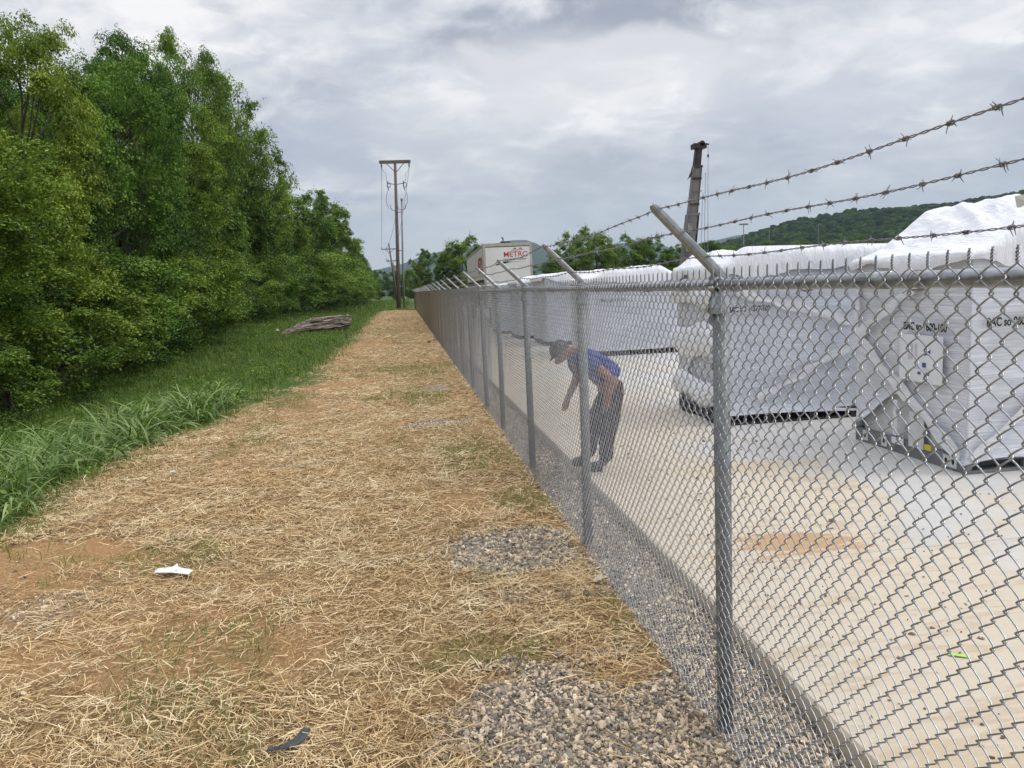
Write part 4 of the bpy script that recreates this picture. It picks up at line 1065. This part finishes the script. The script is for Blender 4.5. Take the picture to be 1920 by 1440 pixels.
mb = MB(); mb.add([(bx(8.2)-.33, -.3, 8.7), (bx(8.2)-.33, -.3, 8.2), (bx(8.2)-.68, -.32, 7.85), (bx(8.2)-.45, -.3, 8.3)], [[0, 1, 2, 3]]); mb.tube([(bx(8)-.3, -.31, 7.9), (bx(8)-.5, -.33, 8.2)], .03, 5); mb.build('hose_reel', M['boom_d'], CR)
for k, (dx, z1) in enumerate(((.50, 9.9), (.36, 8.3), (.22, 7.0))):
    mb = MB(); mb.tube([(bx(9.9)+dx-.05*k, -.2, z1), (bx(9.9)+dx-.10*k-.12, -.2, 2.9)], .014, 5); mb.build('hoist_cable', M['pipe'], CR)
mb = MB(); mb.tube([(bx(9.9)+.49, -.2, 9.35), (bx(9.9)+.49, -.2, 9.2)], .06, 8); mb.build('hook_block', M['dark'], CR)
mb = MB(); mb.box((-2.6, -1.2, .7), (4.6, 1.2, 1.25)); mb.box((-1.0, -1.1, 1.25), (1.4, 1.1, 2.3)); mb.build('carrier_deck', M['boom_w'], CR)
cb = MB(); cb.box((-2.3, -1.2, 1.25), (-1.05, .2, 2.35)); cab = cb.build('cab', M['white_paint'], CR)
cb = MB(); cb.box((-2.1, -1.212, 1.6), (-1.25, -1.202, 2.2)); cb.build('window', M['dark'], cab)
for x in (-2.0, -.8, 2.4, 3.6):
    for y in (-1.2, .9):
        mb = MB(); mb.tube([(x, y, .55), (x, y+.3, .55)], .55, 20); mb.build('wheel', M['rubber'], CR)

# ------------------------------------------------------------------ poles
def lerp(a, b, t): return tuple(a[i]*(1-t)+b[i]*t for i in range(3))
UP = empty('utility_pole', (-.67, 90, float(gh(-.67, 90))), 0, 'tall wooden utility pole with a heavy top crossarm at the end of the straw path', 'utility pole')
top = (.62, 0, 16.7)
mb = MB(); mb.tube([(0, 0, -.3), (.32, 0, 8), top], [.23, .19, .15], 12); mb.build('pole', M['wood'], UP, True)
mb = MB(); mb.box((top[0]-1.78, -.16, 16.45), (top[0]+1.74, .16, 16.78)); mb.build('crossarm', M['wood'], UP)
for s in (-1, 1):
    mb = MB(); mb.tube([(top[0]+s*.1, -.17, 15.5), (top[0]+s*1.0, -.17, 16.45)], .045, 5); mb.build('arm_brace', M['wood'], UP)
    mb = MB(); mb.tube([(top[0]+s*1.55, 0, 16.45), (top[0]+s*1.55, 0, 16.0)], [.05, .07], 8); mb.tube([(top[0]+s*1.55, 0, 16.3), (top[0]+s*1.55, 0, 16.22)], .1, 8); mb.build('insulator', M['dark'], UP, False)
    mb = MB(); cx = top[0]+s*.9; mb.tube([(top[0]-.05, -.1, 14.1), (cx, -.1, 14.25)], .04, 5)
    a = np.linspace(0, 2*PI, 11); mb.tube(np.stack([cx+.02+.2*np.cos(a), 0*a-.1, 14.05+.28*np.sin(a)], -1), .04, 5, caps=False); mb.tube([(cx-.12, -.1, 14.5), (cx-.05, -.1, 13.5)], .05, 6); mb.build('fuse_cutout', M['dark'], UP)
    mb = MB(); t = np.linspace(0, 1, 12)
    mb.tube(np.stack([top[0]+s*(1.5-.6*t+.1*np.sin(t*9)), 0*t, 16.1-1.7*t], -1), .02, 4)
    mb.tube(np.stack([top[0]+s*(.9-.1*t*s+.25*np.sin(t*PI)*1.2), 0*t-.1, 13.6-2.2*t+.0*t], -1), .03, 5)
    tt = np.linspace(-PI*.1, PI*1.05, 14); mb.tube(np.stack([top[0]+s*(.42)+.42*np.cos(tt)*s, 0*tt-.1, 11.7-.45*np.sin(tt)], -1), .045, 5); mb.build('jumper_cable', M['pipe'], UP)
mb = MB(); mb.tube([(.62, -.15, -.3), (.80, -.15, 6), (1.10, -.15, 12.3)], .1, 10); mb.tube([(1.10, -.15, 12.3), (1.12, -.15, 12.55)], .14, 10); mb.build('riser_pipe', M['pipe'], UP, True)
for z, a, b in ((11, .4, 1.05), (6.7, .25, .85), (3.2, .1, .72)):
    mb = MB(); mb.box((a, -.2, z), (b+.1, -.1, z+.06)); mb.build('standoff_bracket', M['dark'], UP)
def smallpole(x, y, h, lean, lab, arms):
    o = empty('utility_pole', (x, y, float(gh(x, y))), 0, lab, 'utility pole')
    mb = MB(); mb.tube([(0, 0, -.3), (lean, 0, h)], [.2, .12], 10); mb.build('pole', M['wood'], o, True)
    for z, a, b in arms:
        c = lean*z/h; mb = MB(); mb.box((c-a, -.08, z-.07), (c+b, .08, z+.07)); mb.build('crossarm', M['wood'], o)
        for q in (-a+.05, b-.05, -.55):
            mb = MB(); mb.tube([(c+q, 0, z+.07), (c+q, 0, z+.32)], .06, 6); mb.build('insulator', M['dark'], o)
        for s in (-1, 1):
            mb = MB(); mb.tube([(c, -.1, z-.75), (c+s*min(a, b)*.6, -.1, z-.05)], .03, 4); mb.build('arm_brace', M['dark'], o)
    return o
smallpole(-.2-.9, 140, 10.9, -1.0, 'shorter wooden utility pole with two crossarms, just behind the tall one', ((9.9, 1.45, 1.25), (7.8, .95, .85)))
smallpole(-1.9, 190, 9.2, -.2, 'farthest utility pole, half hidden behind the two nearer poles', ((8.6, .5, 1.1),))
for k, (a, b) in enumerate((((-.67+.62-1.55, 90, 16.1), (-1.1-.9-1.4, 140, 10.1)), ((-.67+.62+1.55, 90, 16.1), (-1.1-.9+1.2, 140, 10.1)), ((-.67+.45, 90, 11.2), (-1.1-.9-.5, 140, 10.1)))):
    t = np.linspace(0, 1, 24); P_ = np.array([lerp(a, b, q) for q in t]); P_[:, 2] -= 1.1*4*t*(1-t)*.5
    t2 = np.linspace(0, 1, 14); e2 = (b[0]+.4, 190, 8.9); Q = np.array([lerp(b, e2, q) for q in t2])
    mb = MB(); mb.tube(np.vstack([P_, Q[1:]]), .022, 4); o = mb.build('power_line', M['pipe'])
    tag(o, ('leftmost thin wire hanging from the crossarm of the tall utility pole', 'rightmost thin wire hanging from the crossarm of the tall utility pole', 'thin wire hanging close beside the shaft of the tall utility pole')[k], 'wire')

def lightpole(x, y, h, lab):
    o = empty('light_pole', (x, y, 0), 0, lab, 'light pole')
    mb = MB(); mb.tube([(0, 0, 0), (0, 0, h)], .13, 8); mb.build('pole', M['pipe'], o, True)
    mb = MB(); mb.box((-1.1, -.1, h-.15), (1.1, .1, h)); 
    for q in (-1.0, -.35, .35, 1.0): mb.box((q-.22, -.3, h-.4), (q+.22, .2, h-.12))
    mb.build('lamp_head', M['pipe'], o)
lightpole(91.8, 200, 16.4, 'thin pole with floodlights, left one before the green hill')
mb = MB(); mb.tube([(99.1, 200, 0), (99.1, 200, 14.4)], .1, 8); o = mb.build('mast', M['pipe']); tag(o, 'bare thin mast before the hill, second of the three thin poles', 'mast')
mb = MB(); mb.tube([(113.3, 200, 0), (113.3, 200, 15.6)], .12, 8); mb.box((113.1, 199.8, 15.3), (113.9, 200, 15.6)); o = mb.build('mast', M['pipe']); tag(o, 'thin pole before the hill, rightmost of the three thin poles', 'mast')
WH = empty('warehouse', (111, 180, 0), 0, 'low building with a brown roof edge beyond the flat white cover', 'building')
mb = MB(); mb.box((0, 0, 0), (46, 20, 7.0)); mb.build('wall', M['trim'], WH)
mb = MB(); mb.add([(-.5, -.6, 7.0), (46.5, -.6, 7.0), (46.5, 20, 7.9), (-.5, 20, 7.9), (-.5, -.6, 6.7), (46.5, -.6, 6.7), (46.5, 20, 7.6), (-.5, 20, 7.6)], [[0, 1, 2, 3], [4, 7, 6, 5], [0, 4, 5, 1], [1, 5, 6, 2], [2, 6, 7, 3], [3, 7, 4, 0]]); mb.build('roof', M['roof'], WH)
for k in range(4):
    mb = MB(); mb.box((4+k*11, -.06, 0), (8.5+k*11, -.005, 4.5)); mb.build('dock_door', M['dark'], WH)

# ------------------------------------------------------------------ boulder and small things
bm = bmesh.new(); bmesh.ops.create_cube(bm, size=1)
bmesh.ops.subdivide_edges(bm, edges=bm.edges[:], cuts=26, use_grid_fill=True)
for v in bm.verts:
    x, y, z = v.co
    X = x*4.0; Yy = y*1.9
    taper = 1-.72*float(sstep(.05, -.5, x))                # thins to the left
    zz = (z+.5)*taper*.92
    lay = math.floor(zz*6.5)/6.5
    n1 = float(fbm(X*.9+lay*7, Yy*.9, 201+int(lay*10))-.5); n2 = float(fbm(X*3+lay*13, Yy*3+zz*4, 205)-.5)
    k = 1+.28*n1+.1*n2-(.16 if zz < .3 else 0)
    st_ = (lay-.5)*.22+.12*float(fbm(X*1.6, lay*9, 207)-.5)
    v.co = (X*(1+.06*n1)+st_, Yy*(k-.1*lay)+.25*n2, zz+.12*n2+.12*n1)
me = bpy.data.meshes.new('boulder'); bm.to_mesh(me); bm.free(); me.materials.append(M['boulder'])
o = bpy.data.objects.new('boulder', me); COL.objects.link(o); o.location = (-5.35, 46.5, float(gh(-5.35, 46.5))-.08); o.rotation_euler = (0, math.radians(-3), math.radians(26))
tag(o, 'long flat layered grey boulder lying in the grass left of the path', 'boulder')
def smallstone(name, x, y, z, s, mat, lab, cat, seed):
    v, f = SP2[seed % 8]; mb = MB(); mb.add(v*np.array(s), f); o = mb.build(name, mat); o.location = (x, y, z); o.rotation_euler = (0, 0, seed); tag(o, lab, cat)
smallstone('pale_stone', 1.24, 5.1, .02, (.075, .045, .02), M['rock_pale'], 'flat cream stone at the foot of the fence mesh', 'stone', 1)
smallstone('brown_clod', .9, 31.7, .05, (.14, .1, .08), simple('clod', (.12, .06, .03), (.2, .11, .06), 9, .95), 'brown clod of earth far along the path beside the fence', 'clod', 2)
smallstone('chalk_lump', -2.93, 9.7, .04, (.035, .04, .045), M['paper'], 'small white lump near the tall grass', 'lump', 3)
smallstone('pale_stone', -7.25, 45.2, float(gh(-7.25, 45.2))+.25, (.12, .1, .16), M['rock_pale'], 'cream stone at the left end of the boulder', 'stone', 4)
def litter(name, pts, mat, loc, lab, cat, th=.003):
    n = len(pts); P_ = np.array(pts, float); V = np.vstack([P_, P_-[0, 0, th]])
    mb = MB(); mb.add(V, [list(range(n))]); mb.add(V, [list(range(2*n-1, n-1, -1))]); mb.add(V, [[i, i+n, (i+1) % n+n, (i+1) % n] for i in range(n)])
    o = mb.build(name, mat); o.location = loc; tag(o, lab, cat)
litter('paper_label', [(-.145, .12, .01), (-.03, .10, .02), (.0, .125, .034), (.02, .09, .015), (.15, .0, .012), (.135, -.08, .008), (.0, -.02, .014), (-.15, .03, .01)], M['paper'], (-1.89, 6.0, float(gh(-1.89, 6))+.035), 'torn white paper label lying on the straw at the left', 'litter')
litter('plastic_scrap', [(-.10, -.035, .005), (-.03, -.045, .012), (.03, -.03, .01), (.075, .0, .02), (.095, .06, .03), (.06, .08, .035), (.02, .03, .015), (-.03, -.012, .01), (-.09, -.01, .008)], M['scrap'], (-.66, 3.47, float(gh(-.66, 3.47))+.03), 'dark grey plastic scrap lying in the straw at the bottom', 'litter')
litter('lime_scrap', [(-.05, .03, .002), (-.02, .035, .006), (.0, .015, .004), (.03, .0, .004), (.045, -.03, .003), (.015, -.02, .003), (-.02, .0, .005), (-.04, .01, .003)], M['lime'], (2.74, 3.44, SZ+.006), 'bright lime green scrap on the concrete slab', 'litter')

# ------------------------------------------------------------------ the person bending at the fence
PE = empty('person', (1.98, 8.05, SZ), 0, 'person in a blue shirt and dark trousers bending down behind the fence', 'person')
def skin(name, J, E, mat, parent, root, lv=2):
    names = list(J); idx = {k: i for i, k in enumerate(names)}
    me = bpy.data.meshes.new(name); me.from_pydata([J[k][:3] for k in names], [(idx[a], idx[b]) for a, b in E], [])
    o = bpy.data.objects.new(name, me); COL.objects.link(o)
    md = o.modifiers.new('skin', 'SKIN'); md.use_smooth_shade = True
    sv = me.skin_vertices[0].data
    for k in names:
        r = J[k][3]; sv[idx[k]].radius = r if isinstance(r, tuple) else (r, r)
    sv[idx[root]].use_root = True
    sb = o.modifiers.new('sub', 'SUBSURF'); sb.levels = lv; sb.render_levels = lv
    dg = bpy.context.evaluated_depsgraph_get(); dg.update()
    m2 = bpy.data.meshes.new_from_object(o.evaluated_get(dg)); m2.materials.clear(); m2.materials.append(mat)
    bpy.data.objects.remove(o)
    o2 = bpy.data.objects.new(name, m2); COL.objects.link(o2); o2.parent = parent
    for p in m2.polygons: p.use_smooth = True
    return o2
# local frame: x toward +x (away from fence), feet near 0; head points to -x
J = {'pelvis': (.22, 0, .88, .145), 'waist': (.12, .02, 1.03, .14), 'chest': (-.04, .06, 1.20, .155), 'neckb': (-.17, .09, 1.30, .07), 'neck': (-.22, .10, 1.30, .055), 'head': (-.30, .11, 1.27, .098), 'crown': (-.37, .12, 1.30, .092), 'nose': (-.40, .12, 1.165, .018),
     'hipN': (.20, -.11, .82, .11), 'kneeN': (.09, -.16, .47, .078), 'ankN': (.06, -.12, .09, .042), 'toeN': (-.10, -.13, .035, .036),
     'hipF': (.20, .11, .82, .11), 'kneeF': (.0, .16, .46, .078), 'ankF': (-.05, .18, .09, .05), 'toeF': (-.21, .18, .035, .036),
     'shN': (-.10, -.10, 1.22, .06), 'elN': (.12, -.22, 1.02, .052), 'wrN': (.09, -.21, .80, .036), 'paN': (.075, -.20, .73, .034),
     'shF': (-.14, .24, 1.21, .06), 'elF': (-.12, .32, .97, .050), 'wrF': (-.24, .27, .77, .036), 'paF': (-.265, .26, .70, .034)}
E_ = [('pelvis', 'waist'), ('waist', 'chest'), ('chest', 'neckb'), ('neckb', 'neck'), ('neck', 'head'), ('head', 'crown'), ('head', 'nose'), ('pelvis', 'hipN'), ('hipN', 'kneeN'), ('kneeN', 'ankN'), ('ankN', 'toeN'), ('pelvis', 'hipF'), ('hipF', 'kneeF'), ('kneeF', 'ankF'), ('ankF', 'toeF'), ('chest', 'shN'), ('shN', 'elN'), ('elN', 'wrN'), ('wrN', 'paN'), ('chest', 'shF'), ('shF', 'elF'), ('elF', 'wrF'), ('wrF', 'paF')]
for sd in ('N', 'F'):
    px, py, pz = J['pa'+sd][:3]
    for k, (dx, dy, l) in enumerate(((-.022, .0, .075), (-.009, .004, .085), (.006, .004, .08), (.019, .0, .062))):
        J['f%s%d' % (sd, k)] = (px+dx*1.3-.005, py+dy, pz-l*.55, .0085); J['g%s%d' % (sd, k)] = (px+dx*1.3-.02, py+dy+.008, pz-l, .0075)
        E_ += [('pa'+sd, 'f%s%d' % (sd, k)), ('f%s%d' % (sd, k), 'g%s%d' % (sd, k))]
    J['t%s' % sd] = (px-.035, py-.01, pz+.0, .010); J['u%s' % sd] = (px-.05, py-.012, pz-.035, .0085); E_ += [('pa'+sd, 't'+sd), ('t'+sd, 'u'+sd)]
skin('body', J, E_, M['skin'], PE, 'pelvis')
def sub(keys, grow, extra=None):
    d = {k: (*J[k][:3], J[k][3]+grow) for k in keys}
    d.update(extra or {}); return d
sh = sub(['waist', 'chest', 'neckb', 'shN', 'shF'], .022, {'hem': (.20, 0, .93, .19), 'slN': (.03, -.17, 1.11, .075), 'slF': (-.13, .29, 1.07, .075)})
sh['waist'] = (.13, .02, 1.06, .178); sh['chest'] = (-.04, .06, 1.21, .185)
skin('shirt', sh, [('hem', 'waist'), ('waist', 'chest'), ('chest', 'neckb'), ('chest', 'shN'), ('shN', 'slN'), ('chest', 'shF'), ('shF', 'slF')], M['shirt'], PE, 'chest')
tr = sub(['hipN', 'kneeN', 'hipF', 'kneeF'], .02, {'pelvis': (.22, 0, .89, .175), 'wb': (.17, 0, .96, .16), 'cuN': (.06, -.12, .09, .075), 'cuF': (-.05, .18, .09, .075)})
skin('trousers', tr, [('wb', 'pelvis'), ('pelvis', 'hipN'), ('hipN', 'kneeN'), ('kneeN', 'cuN'), ('pelvis', 'hipF'), ('hipF', 'kneeF'), ('kneeF', 'cuF')], M['jeans'], PE, 'pelvis')
for sd in ('N', 'F'):
    a = J['ank'+sd]; skin('boot', {'a': (a[0], a[1], .15, .07), 'h': (a[0]+.02, a[1], .06, .066), 'm': (a[0]-.09, a[1], .055, .062), 't': (a[0]-.20, a[1], .045, .055)}, [('a', 'h'), ('h', 'm'), ('m', 't')], M['boot'], PE, 'h')
bm = bmesh.new(); bmesh.ops.create_uvsphere(bm, u_segments=20, v_segments=12, radius=1)
for v in bm.verts:
    v.co = Vector((v.co.x*.118, v.co.y*.104, max(v.co.z, -.15)*.112))
    if v.co.x < -.02 and v.co.z < .0: v.co.x *= 1.0+.5*max(0, 1-abs(v.co.y)/.09)
me = bpy.data.meshes.new('cap'); bm.to_mesh(me); bm.free(); me.materials.append(M['hair']); me.shade_smooth()
o = bpy.data.objects.new('cap', me); COL.objects.link(o); o.parent = PE; o.location = (-.345, .115, 1.315); o.rotation_euler = (0, math.radians(-38), 0)

# ------------------------------------------------------------------ haze
m, nt, out = newmat('thin_haze')
pv = nt.nodes.new('ShaderNodeVolumePrincipled'); pv.inputs['Color'].default_value = (.62, .77, .97, 1); pv.inputs['Density'].default_value = 1.1e-4; pv.inputs['Anisotropy'].default_value = .2
L(nt, pv.outputs[0], out.inputs['Volume'])
mb = MB(); mb.box((-6600, -3100, -30), (6600, 7100, 640)); o = mb.build('haze', m); tag(o, kind='stuff')

# ------------------------------------------------------------------ camera
cam = bpy.data.cameras.new('camera'); co = bpy.data.objects.new('camera', cam); COL.objects.link(co); S.camera = co
Fv = Vector((0.13205912, 0.98343359, -0.12417232)); Rv = Vector((0.98928011, -0.13863682, -0.04587691)); Uv = Vector((0.06233175, 0.11678274, 0.99119955))
mw = Matrix((Rv, Uv, -Fv)).transposed().to_4x4(); mw.translation = Vector((0, 0, 2.09)); co.matrix_world = mw
cam.sensor_width = 36; cam.lens = 27.0; cam.clip_start = .05; cam.clip_end = 20000

# ------------------------------------------------------------------ sky and sun
w = bpy.data.worlds.new('World'); S.world = w; w.use_nodes = True; nt = w.node_tree; nt.nodes.clear()
EL, AZ = math.radians(52), math.radians(105)
out = nt.nodes.new('ShaderNodeOutputWorld'); bg = nt.nodes.new('ShaderNodeBackground'); bg.inputs['Strength'].default_value = .1
sky = nt.nodes.new('ShaderNodeTexSky'); sky.sky_type = 'NISHITA'; sky.sun_disc = False; sky.sun_elevation = EL; sky.sun_rotation = AZ; sky.air_density = 1.2; sky.dust_density = 1.5
tc = nt.nodes.new('ShaderNodeTexCoord'); sp = nt.nodes.new('ShaderNodeSeparateXYZ'); L(nt, tc.outputs['Generated'], sp.inputs[0])
def mth(op, a, b=0.0):
    n = nt.nodes.new('ShaderNodeMath'); n.operation = op
    for i, v in ((0, a), (1, b)):
        if hasattr(v, 'node'): L(nt, v, n.inputs[i])
        else: n.inputs[i].default_value = v
    return n.outputs[0]
zc = mth('MAXIMUM', sp.outputs['Z'], 0.0)
den = mth('ADD', zc, .26)
cx = mth('DIVIDE', sp.outputs['X'], den); cy = mth('DIVIDE', sp.outputs['Y'], den)
cmb = nt.nodes.new('ShaderNodeCombineXYZ'); L(nt, cx, cmb.inputs[0]); L(nt, cy, cmb.inputs[1])
def mapv(loc, sc, rot=0):
    mp = nt.nodes.new('ShaderNodeMapping'); mp.inputs['Location'].default_value = loc; mp.inputs['Scale'].default_value = sc; mp.inputs['Rotation'].default_value = (0, 0, rot)
    L(nt, cmb.outputs[0], mp.inputs['Vector']); return mp.outputs[0]
n1 = noise(nt, 1.5, 7, mapv((3.1, 1.7, 0), (1, 1.0, 1), .3), .52, .35)
n2 = noise(nt, 4.2, 6, mapv((7.3, .4, 0), (1, 1.1, 1), -.2), .55, .5)
n3 = noise(nt, .55, 4, mapv((1.3, 9.4, 0), (1, 1, 1)), .5, .2)
n4 = noise(nt, 9.5, 6, mapv((2.3, 5.4, 0), (1, 1.15, 1), .5), .6, .7)
f = mth('ADD', mth('ADD', mth('MULTIPLY', n1, .42), mth('MULTIPLY', n2, .26)), mth('ADD', mth('MULTIPLY', n3, .17), mth('MULTIPLY', n4, .15)))
# overcast colours (times ten: the background runs at strength 0.1)
c = ramp(nt, f, [(.425, (.37, .38, .43)), (.465, (.46, .475, .52)), (.50, (.56, .57, .60)), (.535, (.68, .68, .685)), (.575, (.84, .82, .80))])
hz = mrange(nt, sp.outputs['Z'], .02, .22, .85, 0)
c = mixc(nt, hz, c, (.50, .535, .545))
def blob(c, d, rad, col, amt, sc=(1, 1, 1)):
    v = nt.nodes.new('ShaderNodeVectorMath'); v.operation = 'SUBTRACT'; L(nt, tc.outputs['Generated'], v.inputs[0]); v.inputs[1].default_value = d
    s_ = nt.nodes.new('ShaderNodeVectorMath'); s_.operation = 'MULTIPLY'; L(nt, v.outputs[0], s_.inputs[0]); s_.inputs[1].default_value = sc
    ln = nt.nodes.new('ShaderNodeVectorMath'); ln.operation = 'LENGTH'; L(nt, s_.outputs[0], ln.inputs[0])
    q = mth('ADD', mth('DIVIDE', ln.outputs['Value'], rad), mth('MULTIPLY', mth('SUBTRACT', n2, .5), 2.6))
    return mixc(nt, mrange(nt, q, 1.15, .45, 0, amt), c, col)
def dirpx(x, y):
    v = Fv+Rv*((x-960)/1440)-Uv*((y-720)/1440); v.normalize(); return tuple(v)
c = blob(c, dirpx(1190, 15), .19, (.27, .29, .35), .9, (1, 1, 2.4))
c = blob(c, dirpx(1150, 130), .16, (.78, .76, .74), .7, (1, 1, 2.6))
c = blob(c, dirpx(610, 280), .13, (.38, .41, .48), .7, (1, 1, 2.2))
c = blob(c, dirpx(880, 230), .15, (.62, .62, .63), .5, (1, 1, 2.2))
c = blob(c, dirpx(1540, 205), .15, (.40, .43, .50), .6, (1, 1, 3))
c = blob(c, dirpx(1600, 100), .25, (.62, .62, .64), .4, (1, 1, 2.5))
gain = mrange(nt, sp.outputs['Z'], .38, .85, 1.0, 2.2)
c10 = nt.nodes.new('ShaderNodeVectorMath'); c10.operation = 'SCALE'; L(nt, c, c10.inputs[0]); L(nt, mth('MULTIPLY', gain, 10.0), c10.inputs['Scale'])
mix = mixc(nt, .94, sky.outputs[0], c10.outputs[0])
L(nt, mix, bg.inputs['Color']); L(nt, bg.outputs[0], out.inputs['Surface'])
sun = bpy.data.lights.new('sun', 'SUN'); sun.energy = 1.2; sun.angle = math.radians(24); sun.color = (1, .96, .9)
so = bpy.data.objects.new('sun', sun); COL.objects.link(so)
sd = Vector((math.sin(AZ)*math.cos(EL), math.cos(AZ)*math.cos(EL), math.sin(EL)))
so.rotation_euler = (-sd).to_track_quat('-Z', 'Y').to_euler()
S.view_settings.view_transform = 'Standard'; S.view_settings.look = 'None'; S.view_settings.gamma = 1; S.view_settings.exposure = 0.4
S.cycles.max_bounces = 6; S.cycles.diffuse_bounces = 3; S.cycles.glossy_bounces = 3; S.cycles.transmission_bounces = 4; S.cycles.volume_bounces = 0; S.cycles.volume_step_rate = 5
S.cycles.use_denoising = True
